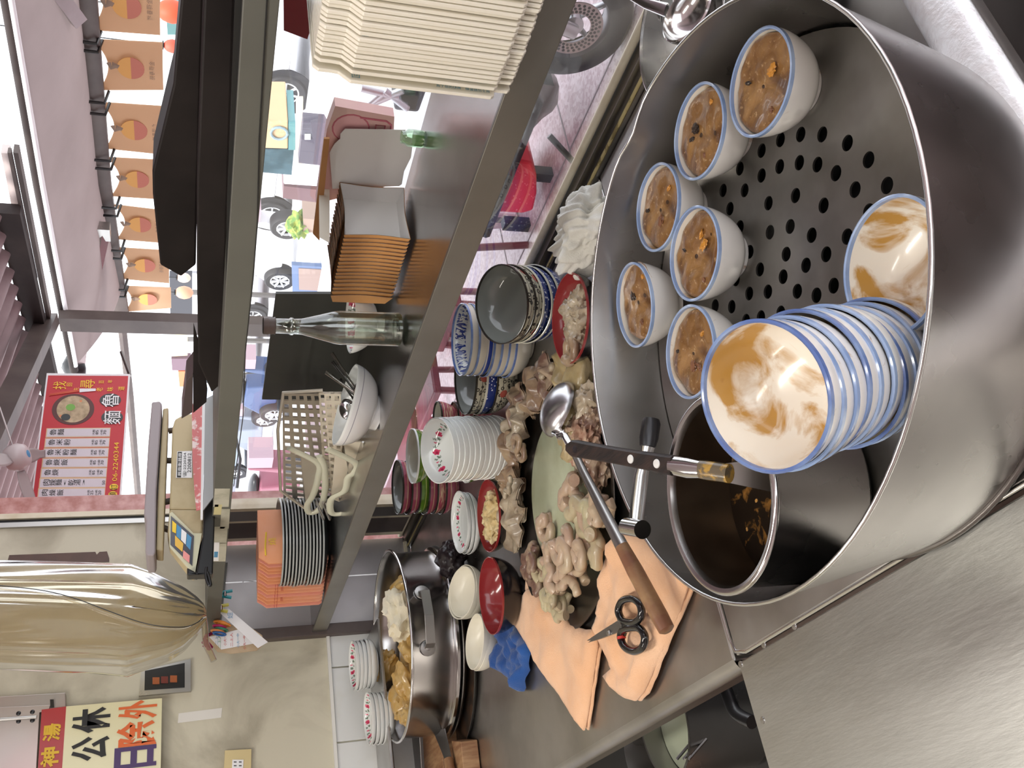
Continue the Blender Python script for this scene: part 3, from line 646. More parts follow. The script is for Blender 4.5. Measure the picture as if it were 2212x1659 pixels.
# food in the red bowls
def infood(c,r,h,material,label,cat,name,seed,dz=.0):
    m=M(); 
    for i in range(7):
        a=i*2.4+seed; q=r*.42*math.sqrt((i+.3)/7)
        m.blob((c.x+q*math.cos(a),c.y+q*math.sin(a),c.z-h*.5+.008+dz),(r*.36,r*.28,.022),4,.45,2.0,rot=Quaternion((0,0,1),a),seed=seed+i)
    return solo(name,label,cat,m,material)
infood(I_[0],I_[1],I_[2],mat('fried_pork_bits',(.62,.47,.22),.45,col2=(.72,.62,.38),sc=30,bump=.5),'yellowish fried pork bits in the red bowl by the rose plates','food','fried_pork',2)
infood(J_[0],J_[1],J_[2],PALE,'pale tripe and brown giblets in the red bowl next to the steamer','food','tripe_heap',5)
coil(J_[0]+V((-.03,-.035,0)),.03,12,.010,SKIN,'brown gizzard curl in the red bowl next to the steamer',None,J_[0].z-.012,.012,41,'gizzard')
fold((K_[0].x+.02,K_[0].y-.02,K_[0].z-.045),.03,.025,CREAMC,'scrap of pale paper in the nearly empty red bowl','paper','paper_scrap',h=.015,seed=14)
# ================= STEAMER CONTENTS =================
def stains(name,base,amount=(.42,.6),col=(.55,.30,.07),sc=18):
    m,t,b=nt(name); g=G(t); o=g.tc(); n=g.noise(o,sc,6,.8); c=g.mix(g.step(n,amount[0],amount[1]),base,col)
    c=g.mix(g.mth('MULTIPLY',g.step(g.noise(o,sc*1.9,5,.5),.66,.74),.6),c,(.36,.16,.03))
    t.links.new(c,b.inputs['Base Color']); b.inputs['Roughness'].default_value=.22; b.inputs['Coat Weight'].default_value=.3; return m
DIRTY=stains('stained_white_glaze',(.80,.75,.66),(.50,.66))
DIRTY2=stains('heavily_stained_glaze',(.85,.80,.70),(.46,.57),(.50,.27,.06))
OUTW=stains('white_glaze_few_drips',(.80,.77,.73),(.74,.78),(.50,.30,.12),34)
BLRIM=mat('pale_blue_rim_glaze',(.24,.34,.56),.14,coat=.5,col2=(.42,.52,.70),sc=18)
def pudding(name):
    m,t,b=nt(name); g=G(t); o=g.tc(); n=g.noise(o,30,7,.6)
    c=g.ramp(n,.3,.72,(.15,.062,.015),(.36,.20,.075)); c=g.mix(g.mth('MULTIPLY',g.step(g.noise(o,14,4,1.2),.52,.62),.75),c,(.075,.03,.012)); c=g.mix(g.step(g.noise(o,170,3),.60,.72),c,(.46,.30,.16)); c=g.mix(g.mth('LESS_THAN',g.voro(o,48),.13),c,(.05,.025,.012))
    t.links.new(c,b.inputs['Base Color']); b.inputs['Roughness'].default_value=.3; b.inputs['Coat Weight'].default_value=.3; b.inputs['Specular IOR Level'].default_value=.6
    g.bump(g.noise(o,120,4),.5,b,.0015); return m
PUD=pudding('savoury_rice_pudding')
RB,HB=.0535,.056
bm_=bowl_mesh(RB,HB,seg=56,fr=.46,fh=.10,t=.003,p=1.75)
fz=[('b1',(1639,178),'nearest filled bowl by the far rim of the steamer top'),('b2',(1507,284),''),('b3',(1418,448),''),('b4',(1497,548),''),('b5',(1370,650),''),('b6',(1488,760),'')]
lab=['blue-rimmed bowl of brown rice pudding nearest the stove side lip','blue-rimmed pudding bowl second along the steamer wall, pudding with a dark streak','blue-rimmed pudding bowl in the middle of the wall row, yolk speck near its edge','blue-rimmed pudding bowl standing inside the row, nearest the holes','small-looking pudding bowl leaning at the far wall by the white rag','blue-rimmed pudding bowl beside the dirty bowl stack']
lab2=['smooth brown pudding with orange fleck in the bowl nearest the side lip','brown pudding with one dark streak','brown pudding with yolk speck in the middle bowl of the wall row','dimpled pudding with mushroom bits in the inner bowl','sunken pudding in the bowl by the white rag','amber pudding with egg piece beside the dirty stack']
proto=None
for i,(k,px,_) in enumerate(fz):
    zr=.1495 if i!=4 else .158
    c=at(*px,z=zr); d=V((c.x-SC.x,c.y-SC.y)); lim=SR-RB-.006
    if d.length>lim: c.x=SC.x+d.x*lim/d.length; c.y=SC.y+d.y*lim/d.length
    if proto is None: proto=o=mk('steamed_bowl',bm_,(OUTW,DIRTY,BLRIM),world=False)
    else: o=dup(proto)
    tilt=Quaternion((0,0,1),R.uniform(0,6.28))
    if i==4: tilt=Quaternion(V((.5,-.8,0)).normalized(),.10)
    o.rotation_mode='QUATERNION'; o.rotation_quaternion=tilt; o.location=(c.x,c.y,zr-HB)
    tag(o,lab[i],'bowl','filled bowls in the steamer')
    pm=M(); 
    def pf(u,v):
        a=2*math.pi*u; r=v*(RB-.0052); x=r*math.cos(a); y=r*math.sin(a); q=V((x*28+i*5,y*28,i))
        return (x,y,-.006+.0045*noise.noise(q)+.0022*noise.noise(q*2.7)-.006*math.exp(-((x-.012)**2+(y+.01)**2)/.00035)*(1 if i!=1 else .3)-.002*(v>.97))
    pm.grid(pf,48,16,closed=True)
    pd=solo('rice_pudding',lab2[i],'pudding',pm,PUD,world=False,smooth=60); pd.location=(c.x,c.y,zr); pd.rotation_mode='QUATERNION'; pd.rotation_quaternion=tilt if i==4 else Quaternion()
    for q_ in range(3+i%2):
        a_=i*2.1+q_*2.3; r_=(.016,.028,.034,.022)[q_]; el=(.0065,.004,.003,.005)[q_]
        ex=M().blob(V((r_*math.cos(a_),r_*math.sin(a_),-.0055)),(el,el*(.5 if q_%2 else .8),.0022),3,.55,2.2,rot=Quaternion((0,0,1),a_),seed=i*4+q_)
        kind=(i+q_)%3; nm=('egg_yolk_piece','mushroom_strip','pork_bit')[kind]
        key=('orange_yolk','mushroom_dark','pork_brown')[kind]; cc_=((.55,.24,.035),(.035,.022,.015),(.20,.085,.04))[kind]
        mk(nm,ex,bpy.data.materials.get(key) or mat(key,cc_,.35,coat=.2),pd,world=False)
# dirty stack
P1=at(1645,856,z=.285); P0=V((-.535,.362,.095)); ax=(P1-P0).normalized(); nD=10
RD=.0575
bmD=bowl_mesh(RD,HB,seg=56,fr=.46,fh=.10,t=.003,p=1.75); pr=None
L=(P1-P0).length; sp=(L-HB)/(nD-1)
for i in range(nD):
    if pr is None: pr=o=mk('dirty_bowl',bmD,(OUTW,DIRTY2,BLUEC),world=False)
    elif i==1: o=mk('dirty_bowl',bmD,(OUTW,DIRTY,BLRIM),world=False); pr2=o
    else: o=dup(pr2 if i%3 else pr)
    o.location=P1-ax*(HB+sp*i)+V((R.uniform(-.002,.002),R.uniform(-.002,.002),0)); o.rotation_mode='QUATERNION'; o.rotation_quaternion=qz(ax,i*1.3)
    tag(o,(ORD[i] if i<nD-1 else 'bottom')+' used blue-rimmed bowl in the dirty stack','bowl','stack of used bowls in the steamer')
# used bowl by the near wall (leans)
c=at(1985,560,z=.150); 
d=V((c.x-SC.x,c.y-SC.y)); lim=SR-RD-.018
if d.length>lim: c.x=SC.x+d.x*lim/d.length; c.y=SC.y+d.y*lim/d.length
o=mk('dirty_bowl',bmD,(OUTW,DIRTY2,BLRIM),world=False); o.location=(c.x,c.y,.150-HB); o.rotation_mode='QUATERNION'; o.rotation_quaternion=Quaternion((0,0,1),2)
tag(o,'used blue-rimmed bowl half hidden behind the near steamer wall','bowl')
# sauce pot
zr=.205; PC=at(1553,1084,z=zr); d=V((PC.x-SC.x,PC.y-SC.y)); rp=.093; lim=SR-rp-.010
print('POT',PC,d.length,lim)
if d.length>lim: PC.x=SC.x+d.x*lim/d.length; PC.y=SC.y+d.y*lim/d.length
pt=thing('sauce_pot','small round steel pot with dark sauce leaning inside the steamer','pot',(PC.x,PC.y,ZP+.004))
pmz=M().lathe([(0,ZP+.004),(rp-.01,ZP+.004),(rp-.003,ZP+.012),(rp-.003,zr-.004),(rp,zr),(rp-.001,zr+.003),(rp-.004,zr+.002),(rp-.006,zr-.004),(rp-.0055,ZP+.014),(rp-.012,ZP+.008),(0,ZP+.008)],72,[0]*7+[1]*3,T=Matrix.Translation((PC.x,PC.y,0)),cap0=False,cap1=False)
mk('pot_body',pmz,(SW,mat('sauce_coated_steel',(.10,.07,.045),.25,.8,col2=(.05,.03,.018),sc=14)),pt)
mk('rolled_rim',M().tube([(PC.x+rp*math.cos(i/36*math.pi),PC.y+rp*math.sin(i/36*math.pi),zr) for i in range(72)],.0032,8,closed=True),CHROME,pt)
sm,t_,b_=nt('dark_brown_sauce'); g_=G(t_); t_.links.new(g_.ramp(g_.noise(g_.tc(),38,6,.4),.56,.66,(.012,.008,.005),(.28,.13,.03)),b_.inputs['Base Color']); b_.inputs['Roughness'].default_value=.12; g_.bump(g_.noise(g_.tc(),30,3),.3,b_)
solo('brown_sauce','dark soy sauce with orange fat flecks in the small pot','sauce',M().lathe([(0,ZP+.045),(rp-.0065,ZP+.045)],48,T=Matrix.Translation((PC.x,PC.y,0)),cap0=False,cap1=False).lathe([(0,ZP+.0449),(rp-.0065,ZP+.0449),(rp-.0065,ZP+.012),(0,ZP+.012)][::-1],48,T=Matrix.Translation((PC.x,PC.y,0)),cap0=False,cap1=False),sm)
sf=M(); q=random.Random(5)
for i in range(26):
    a=q.uniform(0,6.28); r_=rp*.85*math.sqrt(q.random()); sf.blob((PC.x+r_*math.cos(a),PC.y+r_*math.sin(a),ZP+.0452),(q.uniform(.0015,.004),q.uniform(.0015,.003),.0008),1,.3,3,seed=i)
tag(mk('fat_flecks',sf,mat('orange_fat',(.50,.26,.07),.3),kind='stuff'),'orange fat flecks floating on the sauce','food')
# black handled spatula resting on the pot rim
A=at(1240,968,z=.262); B=at(1458,1006,z=.222); E_=at(1575,1022,z=.168)
A=at(1240,968,z=.262); B=at(1458,1006,z=.224); E_=at(1575,1023,z=.203)
sp_=thing('spatula','black wooden-handled spatula with two rivets lying across the pot rim','spatula',B)
dr=(B-A).normalized(); sd=dr.cross(ZD).normalized(); nn=sd.cross(dr)
hw=18.5*dep(A)/F
def bar(a,b,w0,w1,t,n0=6):
    out=[]
    for k in range(n0+1):
        f=k/n0; p=a.lerp(b,f); out.append((p,w0+(w1-w0)*f))
    return out
hm=M(); N_=20
def hsec(f):
    w=hw*(1.0-.12*math.sin(f*math.pi)*1); 
    if f<.06: w*=math.sqrt(max(.15,1-(1-f/.06)**2))
    return w
vs=[];fs=[]
ds=A-dr*.008
for k in range(N_+1):
    f=k/N_; p=ds.lerp(B,f); w=hsec(f); th=.0065
    for (a_,b__) in ((-1,-.6),(-.8,-1),(.8,-1),(1,-.6),(1,.6),(.8,1),(-.8,1),(-1,.6)): vs.append(p+sd*w*a_+nn*th*b__)
for k in range(N_):
    for j in range(8): fs.append((k*8+j,k*8+(j+1)%8,(k+1)*8+(j+1)%8,(k+1)*8+j))
fs.append(tuple(range(8))[::-1]); fs.append(tuple(range(N_*8,N_*8+8)))
hm.add(vs,fs); mk('wooden_handle',hm,mat('black_stained_wood',(.014,.010,.009),.55,spec=.3,col2=(.035,.02,.016),sc=30,stretch=(1,6,1),bump=.2,bsc=80),sp_)
for pxx in ((1255,971),(1381,995),(1433,1005)):
    f=(pxx[0]-1232)/(1458-1232); c=ds.lerp(B,f)+nn*.0066
    if pxx[0]<1300: mk('hanging_hole',M().lathe([(.0042,0),(0,.0003)],16,T=Matrix.Translation(c)@qz(nn).to_matrix().to_4x4()),BLKC,sp_,label='dark hanging hole')
    else: mk('rivet',M().lathe([(.0048,0),(.0044,.0009),(0,.0012)],20,T=Matrix.Translation(c)@qz(nn).to_matrix().to_4x4()),mat('white_rivet',(.8,.8,.78),.4,.3) if 'white_rivet' not in bpy.data.materials else bpy.data.materials['white_rivet'],sp_,label='white metal rivet')
d2=(E_-B).normalized()
fm=M().tube([B-dr*.004,B+dr*.02,B.lerp(E_,.55),E_],[.0098,.0102,.0085,.0085],16,flat=.75,nrm=nn)
mk('steel_ferrule',fm,(CHROME,),sp_)
mk('sauce_smear',M().tube([B.lerp(E_,.45),B.lerp(E_,.62),B.lerp(E_,.8),B.lerp(E_,1.01)],[.0090,.0094,.0092,.0091],16,flat=.76,nrm=nn),stains('sauce_smeared_steel',(.14,.11,.07),(.5,.6),(.45,.27,.06),60),sp_,label='brown sauce smear')
mk('blade',M().hexa([E_-d2*.01-sd*.008,E_-d2*.01+sd*.008,E_+d2*.03+sd*.02+V((0,0,-.05)),E_+d2*.03-sd*.02+V((0,0,-.05))],nn*.0015),STEEL,sp_)
# steel lifting clamp lying over the far rim
vw=(CAM-at(1390,1020,z=.15)).normalized(); a=at(1408,905,z=.150); b=at(1399,965,z=.163); c=at(1385,1030,z=.180); d=at(1372,1138,z=.205)
lf=thing('lifting_clamp','steel bowl-lifting clamp with dark grip hanging over the steamer rim','clamp',a)
mk('dark_grip',M().tube([a,a.lerp(b,.15),a.lerp(b,.7),b],[.0095,.0115,.0115,.0095],14,flat=.45,nrm=vw),mat('greasy_dark_grip',(.05,.048,.05),.22,.6),lf)
mk('steel_arm',M().tube([b,b.lerp(c,.35),c,c.lerp(d,.5),d],[.0085,.0065,.0085,.0085,.0080],12,flat=.35,nrm=vw),CHROME,lf)
px_=(at(1372,1158,z=.2)-at(1352,1140,z=.2)); 
q0=at(1354,1138,z=.207); q1=at(1388,1144,z=.207)
mk('curled_end',M().tube([q0,q1],.0105,20),CHROME,lf,label='rolled steel end')
# ladle
Lb=at(1198,880,z=.075); vl_=(CAM-Lb).normalized(); n0=at(1222,945,z=.085); n1=at(1345,1183,z=.070); n2=at(1440,1360,z=.046)
ld=thing('ladle','long steel ladle with wooden handle end laid across the offal','ladle',Lb)
axd=(at(1168,868,D=dep(Lb))-Lb).normalized(); axd=(axd+vl_*.22).normalized()
T=Matrix.Translation(Lb)@qz(axd).to_matrix().to_4x4()
lr=.052; vl=(CAM-Lb).normalized()
prof=[(lr*math.sin(k/14*math.pi/2),lr*.62*math.cos(k/14*math.pi/2)-.012) for k in range(15)]
prof=prof+[(r_*.96,z_-.0016) for r_,z_ in prof[::-1]]
mk('ladle_cup',M().lathe(prof,48,T=T,cap0=False,cap1=False),mat('satin_steel',(.55,.54,.55),.27,1),ld)
mk('neck',M().tube(smooth_path([at(1205,925,z=.075),at(1212,938,z=.085),n0,at(1240,975,z=.088)],5),[.014]*3+[.010]*4+[.0065]*9,12,flat=.5,nrm=vl),CHROME,ld)
mk('steel_shaft',M().tube([at(1238,972,z=.088),n0.lerp(n1,.35),n0.lerp(n1,.8),n1],[.0062,.0072,.0092,.0105],16),STEEL,ld)
WOODH=mat('worn_brown_wood',(.20,.085,.045),.42,col2=(.32,.19,.09),sc=22,stretch=(1,1,1),bump=.2,bsc=70)
mk('wooden_grip',M().tube([n1-(n2-n1)*.02,n1.lerp(n2,.3),n1.lerp(n2,.85),n2,n2+(n2-n1)*.025],[.0105,.0125,.0128,.0118,.007],18),WOODH,ld)
# ================= CLOTHS =================
def terry(name,c1,c2):
    m,t,b=nt(name); g=G(t); o=g.pos(); t.links.new(g.ramp(g.noise(o,7,5),.35,.7,c1,c2),b.inputs['Base Color']); b.inputs['Roughness'].default_value=.95; b.inputs['Sheen Weight'].default_value=.3
    g.bump(g.noise(o,420,3),.7,b,.0015); return m
ORG=terry('apricot_terry',(.82,.47,.26),(.88,.58,.38)); BLU=terry('royal_blue_cloth',(.01,.055,.23),(.015,.09,.33)); WRAG=terry('off_white_rag',(.62,.60,.54),(.74,.72,.68))
def cloth(px,zbase,amp,fr,m,label,layers=2,name='towel',seed=0,step=.011,edge=.02,zp=None):
    zp=zp if zp is not None else zbase+.012
    out=[at(*p,z=zp) for p in px]; ms=M()
    for l in range(layers):
        c=sum((V((p.x,p.y)) for p in out),V((0,0)))/len(out)
        o2=[V((p.x,p.y)).lerp(c,.02*l) + V((.003*l,-.004*l)) for p in out][::1] if l else [V((p.x,p.y)) for p in out]
        z0=zbase+.007*(layers-1-l)
        def zf(x,y,e,z0=z0,l=l):
            q=V((x*fr+seed,y*fr,seed+l*.3)); w=noise.noise(q)+.35*(1-2*abs(noise.noise(q*1.9)))+.35*math.sin(x*fr*3.1+y*fr*1.3+4*noise.noise(q*.8))*max(0,noise.noise(q*.7+V((9,0,0)))+.25); k=min(1,e/edge)
            return z0+.004+(amp*max(w,-.35)+amp*.35)*(.35+.65*k)+.004*math.sqrt(k)
        ms.sheet(o2,zf,step,.0035)
    return solo(name,label,'cloth' if name!='towel' else 'towel',ms,m,smooth=110)
cloth([(1105,1341),(1123,1293),(1142,1272),(1169,1287),(1199,1317),(1235,1350),(1262,1360),(1285,1359),(1291,1398),(1283,1447),(1271,1522),(1262,1578),(1238,1549),(1208,1501),(1169,1450),(1136,1389)],.002,.012,15,ORG,'flat apricot towel wedge in front of the chopping tray',2,seed=1)
cloth([(1312,1190),(1330,1160),(1352,1140),(1392,1165),(1430,1195),(1478,1222),(1484,1269),(1466,1320),(1452,1356),(1440,1390),(1428,1416),(1410,1460),(1392,1497),(1374,1514),(1356,1508),(1335,1500),(1316,1483),(1306,1460),(1319,1445),(1308,1420),(1296,1396),(1283,1356),(1290,1330),(1292,1296),(1299,1245)],.002,.018,15,ORG,'larger apricot towel under scissors and ladle grip',2,seed=5)
cloth([(1128,1230),(1128,1195),(1140,1200),(1150,1240),(1150,1290),(1130,1280)],.002,.006,20,ORG,'sliver of apricot cloth between red bowl and intestines',1,seed=8)
cloth([(1072,1407),(1078,1371),(1088,1340),(1108,1350),(1125,1375),(1139,1389),(1143,1410),(1135,1456),(1128,1494),(1115,1494),(1093,1459),(1075,1447)],.003,.028,26,BLU,'crumpled royal blue rag beside the cream bowls',1,'rag',seed=3,step=.008,edge=.012,zp=.015)
# white rag
wr=M(); c0=at(1255,495,z=.05)
def rag(u,v):
    th_=u*2*math.pi; ph_=v*math.pi; d=V((math.cos(th_)*math.sin(ph_),math.sin(th_)*math.sin(ph_),math.cos(ph_)))
    q=d*1.4+V((4,1,2)); w=1+.38*noise.noise(q)+.10*math.sin(th_*5+6*noise.noise(d*1.7))*math.sin(ph_)+.10*math.sin(d.z*9+d.x*7+7*noise.noise(d*1.3+V((1,5,0))))+.05*math.sin(d.y*26+d.x*9+6*noise.noise(d*2+V((3,0,5))))
    lx=d.x*.098*w; ly=d.y*.060*w; lz=d.z*.048*w
    return (c0.x+lx*.96+ly*.1,c0.y+ly-lx*.15,max(.002,.038+lz))
wr.grid(rag,140,72,closed=True)
solo('rag','crumpled off-white rag on the ledge beside the steamer','cloth',wr,WRAG,smooth=70)
# scissors
zs=.040
sc_=thing('scissors','black-handled kitchen scissors on the larger apricot towel','scissors',at(1345,1345,z=.03))
pv=at(1333,1352,z=zs)
SB=mat('scissor_blade_steel',(.30,.29,.29),.35,1)
def flat(px,z,th): return M().prism([at(*p,z=z) for p in px],(0,0,-th))
mk('blade',flat([(1267,1384),(1300,1362),(1335,1340),(1350,1352),(1330,1368),(1285,1383)],zs,.003),SB,sc_,smooth=0)
mk('blade',flat([(1270,1388),(1300,1379),(1335,1366),(1352,1358),(1340,1340),(1318,1352)],zs-.003,.003),SB,sc_,smooth=0)
BLKH=mat('glossy_black_grip',(.008,.008,.009),.12,coat=.6)
def loop(px): return M().tube(smooth_path([at(*p,z=zs+.003) for p in px],6,True),.0062,10,closed=True,nrm=(0,0,1))
mk('finger_loop',loop([(1343,1338),(1336,1318),(1345,1298),(1366,1293),(1382,1305),(1386,1328),(1374,1343),(1356,1344)]),BLKH,sc_)
mk('finger_loop',loop([(1345,1362),(1341,1378),(1350,1398),(1370,1407),(1388,1398),(1393,1376),(1382,1358),(1362,1356)]),BLKH,sc_)
mk('grip_joint',M().tube([at(1340,1335,z=zs),at(1352,1350,z=zs+.003),at(1346,1366,z=zs)],[.008,.011,.008],10,flat=.7),BLKH,sc_)
mk('red_band',M().tube([at(1342,1374,z=zs+.003),at(1343,1380,z=zs+.003)],.0068,12),LETRED,sc_,label='red band')
mk('pivot_screw',M().lathe([(.005,0),(.004,.003),(0,.0035)],14,T=Matrix.Translation(at(1316,1367,z=zs)+V((0,0,.0005)))),STEEL,sc_)
# ================= BIG POT =================
PR=at(850,1400,z=.19); 
Pz=.155; rr=.2495; PCx,PCy=-2.491,.711
bp=thing('stock_pot','wide steel stock pot of chicken pieces by the end wall','pot',(PCx,PCy,.03)); TT=Matrix.Translation((PCx,PCy,0))
PSTEEL=mat('bright_pot_steel',(.60,.58,.57),.2,1,col2=(.45,.43,.42),sc=3,rvar=.05)
mk('pot_body',M().lathe([(0,.032),(rr-.012,.032),(rr-.004,.04),(rr-.004,Pz-.012),(rr+.004,Pz-.002),(rr+.004,Pz),(rr-.002,Pz),(rr-.008,Pz-.012),(rr-.008,.045),(rr-.02,.038),(0,.038)],96,T=TT,cap0=False,cap1=False),PSTEEL,bp)
mk('rim_roll',M().tube([(PCx+(rr+.002)*math.cos(i/48*math.pi),PCy+(rr+.002)*math.sin(i/48*math.pi),Pz) for i in range(96)],.004,8,closed=True),CHROME,bp)
mk('base_ring',M().lathe([(rr-.004,.03),(rr+.006,.033),(rr+.006,.040),(rr-.004,.046)],96,T=TT),CHROME,bp)
# strap handle facing the camera
def onpot(x,y,rad=rr,dz=0):
    d=ray(x,y); A_=d.x**2+d.y**2; bx=CAM.x-PCx; by=CAM.y-PCy; B_=2*(bx*d.x+by*d.y); C_=bx*bx+by*by-rad*rad
    t=(-B_-math.sqrt(max(B_*B_-4*A_*C_,0)))/(2*A_); return CAM+d*t
h0=onpot(912,1278); h1=onpot(926,1400); ha=math.atan2(h0.y-PCy,h0.x-PCx); hb=math.atan2(h1.y-PCy,h1.x-PCx)
def cp(a,r_,z): return V((PCx+r_*math.cos(a),PCy+r_*math.sin(a),z))
hz_=(h0.z+h1.z)/2
hp=[cp(ha,rr,hz_),cp(ha,rr+.006,hz_),cp(ha+(hb-ha)*.08,rr+.028,hz_),cp((ha+hb)/2,rr+.034,hz_),cp(hb+(ha-hb)*.08,rr+.028,hz_),cp(hb,rr+.006,hz_),cp(hb,rr,hz_)]
hh=M()
for i in range(len(hp)-1):
    hh.hexa([hp[i]+V((0,0,-.012)),hp[i+1]+V((0,0,-.012)),hp[i+1]+V((0,0,.012)),hp[i]+V((0,0,.012))],(hp[i+1]-hp[i]).cross(ZD).normalized()*.003)
mk('strap_handle',hh,STEEL,bp,smooth=0,bevel=.001)
for q_ in (ha,hb):
    m_=M().lathe([(.020,0),(.019,.002),(.006,.003),(.005,.006),(0,.007)],20,T=Matrix.Translation(cp(q_,rr-.003,hz_+.0))@qz(cp(q_,1,0)-cp(q_,0,0)).to_matrix().to_4x4()); mk('handle_plate',m_,STEEL,bp)
# trays under the pot
solo('base_tray','shallow steel tray directly under the stock pot','tray',M().lathe([(0,.016),(rr,.016),(rr+.010,.024),(rr+.010,.027),(rr-.001,.020),(0,.020)],96,T=TT,cap0=False,cap1=False),STEEL)
T2=Matrix.Translation((PCx+.035,PCy-.04,0))
lo_=thing('oil_tray','wide dark-bottomed tray lowest under the stock pot','tray',(PCx+.035,PCy-.04,.001))
mk('tray_dish',M().lathe([(0,.001),(rr-.002,.001),(rr+.010,.014),(rr+.012,.014),(rr+.006,.008),(rr-.004,.004),(0,.004)],96,[0]*3+[0]+[1]*2,T=T2,cap0=False,cap1=False),(STEEL,mat('burnt_black',(.02,.015,.012),.5,col2=(.08,.04,.02),sc=20)),lo_)
# chicken and cloth in the pot
def inpot(px,z): return at(*px,z=z)
cc=[((868,1268),(.055,.03,.028)),((845,1440),(.05,.034,.03)),((865,1500),(.06,.035,.03)),((882,1545),(.04,.03,.03)),((880,1400),(.04,.03,.026)),((872,1475),(.05,.03,.03))]
gold=mat('golden_chicken_skin',(.50,.30,.08),.28,col2=(.62,.45,.20),sc=18,bump=.4,bsc=90,coat=.5)
cl=['golden chicken leg at the far side of the stock pot','chicken head end standing up in the stock pot','golden chicken body nearest the tiles in the stock pot','chicken foot piece by the pot wall on the tile side','small chicken wing between cloth and body','golden chicken thigh in the middle of the stock pot']
for i,(px,r_) in enumerate(cc):
    c=at(px[0]-2,px[1],z=.13); lump((c.x,c.y,.122 if i!=1 else .145),r_,gold,cl[i],'chicken','chicken_piece',rot=i*.9,seed=20+i,amp=.35,sc=1.7,tilt=.3)
lump((PCx,PCy,.080),(.19,.19,.035),gold,'heap of chicken below in the stock pot','chicken','chicken_piece',seed=30,amp=.2,sc=3)
pc=at(866,1325,z=.14); m_=M().blob((pc.x,pc.y,.135),(.055,.080,.050),4,.35,1.5,rot=Quaternion((0,0,1),.5),ridge=True,seed=4)
solo('muslin_cloth','cream muslin cloth bunched among the chicken','cloth',m_,terry('cream_muslin',(.78,.70,.50),(.84,.77,.60)))
# black plastic bag and a wooden block
solo('plastic_bag','crumpled black plastic bag behind the cream bowls','bag',M().blob(at(975,1208,z=.04)+V((0,0,.0)),(.055,.045,.036),4,.35,1.8,seed=9,floor=.002),mat('black_film',(.015,.01,.012),.3))
WB=mat('split_brown_wood',(.22,.10,.045),.6,col2=(.40,.24,.12),sc=9,stretch=(1,6,1),bump=.5,bsc=30,world=True)
q=[at(*p,z=.05) for p in ((905,1580),(948,1578),(962,1700),(912,1700))]
solo('wood_block','split wooden block beside the stock pot against the tiles','wood block',M().hexa(q,(0,0,-.048)),WB,smooth=0,bevel=.003)
q=[at(*p,z=.045) for p in ((975,1600),(995,1602),(1005,1700),(985,1700))]
solo('wood_plank','narrow wooden plank next to the knife','plank',M().hexa(q,(0,0,-.043)),WB,smooth=0,bevel=.002)
kv=thing('cleaver','grey cleaver blade lying on the wooden block','cleaver',at(955,1620,z=.055)); mk('blade',M().hexa([at(*p,z=.056) for p in ((935,1578),(960,1574),(975,1640),(985,1700),(958,1700))][:4],(0,0,-.002)),SB,kv,smooth=0); mk('handle',M().tube([at(968,1640,z=.062),at(990,1740,z=.062)],.012,10),WOODH,kv)
q=[at(*p,z=.06) for p in ((872,1580),(905,1582),(912,1700),(875,1700))]
solo('steel_bin','low dark steel box between pot and tiles','box',M().hexa(q,(0,0,-.058)),DSTEEL,smooth=0,bevel=.002)
# ================= CUTLERY BOWL, LADLE, COLANDER (far corner of the stove) =================
cb=at(1452,52,z=.105); rC=.098
bt=thing('utensil_bowl','deep steel bowl of serving spoons in the window corner of the stove','bowl',(cb.x,cb.y,.002))
mk('bowl_shell',bowl_mesh(rC,.10,seg=64,fr=.4,fh=.04,t=.0018,p=1.9),(CHROME,STEEL,CHROME),bt,world=False)
for i,(p0,p1) in enumerate(((( 1440,120),(1405,205)),((1462,110),(1455,-20)),((1475,120),(1530,10)),((1455,140),(1490,60)),((1430,90),(1425,-30)))):
    a_=at(*p0,z=.04); b_=at(*p1,z=.125)
    s_=thing('serving_spoon',['steel spoon whose end pokes over the near rim of the utensil bowl','steel spoon pointing to the frame edge in the utensil bowl','steel spoon lying towards the steamer in the utensil bowl','short steel spoon in the middle of the utensil bowl','steel spoon nearest the window in the utensil bowl'][i],'spoon',a_,group='spoons in the utensil bowl')
    mk('spoon_stem',M().tube([a_,a_.lerp(b_,.5),b_],[.003,.003,.0045],8,flat=.5),CHROME,s_)
    mk('spoon_cup',M().blob(a_,(.018,.013,.005),2,0,1),CHROME,s_)
lc=at(1483,28,z=.15)
l2=thing('scoop_ladle','wide steel scoop lying on top of the utensil bowl','ladle',lc)
prof=[(.036*math.sin(k/12*math.pi/2),-.028*math.cos(k/12*math.pi/2)) for k in range(13)]; prof+=[(r_*.95,z_+.0016) for r_,z_ in prof[::-1]]
ax2=(CAM-lc).normalized()*.55+V((.1,.5,.6)); mk('scoop_cup',M().lathe(prof,40,T=Matrix.Translation(lc)@qz(ax2).to_matrix().to_4x4(),cap0=False,cap1=False),CHROME,l2)
mk('scoop_handle',M().tube([at(1440,22,z=.15),at(1395,8,z=.16),at(1340,-25,z=.18)],[.008,.006,.006],10,flat=.4),CHROME,l2)
cl_=at(1622,-12,z=.09); pm=M()
o=mk('colander_wall',M().lathe([(0,.03),(.045,.032),(.055,.05),(.058,.11),(.056,.11),(.052,.05),(.043,.036),(0,.034)],40,T=Matrix.Translation((cl_.x,cl_.y,-.02)),cap0=False,cap1=False),STEEL,parent=None)
tag(o,'small perforated steel cup behind the steamer rim','colander'); o.name='strainer_cup'
hl=M()
for i in range(20):
    for j in range(4):
        a_=i/20*6.283; c_=V((cl_.x+.0575*math.cos(a_),cl_.y+.0575*math.sin(a_),.035+.013*j)); hl.lathe([(.0022,0),(0,.0002)],8,T=Matrix.Translation(c_)@qz(V((math.cos(a_),math.sin(a_),.05))).to_matrix().to_4x4())
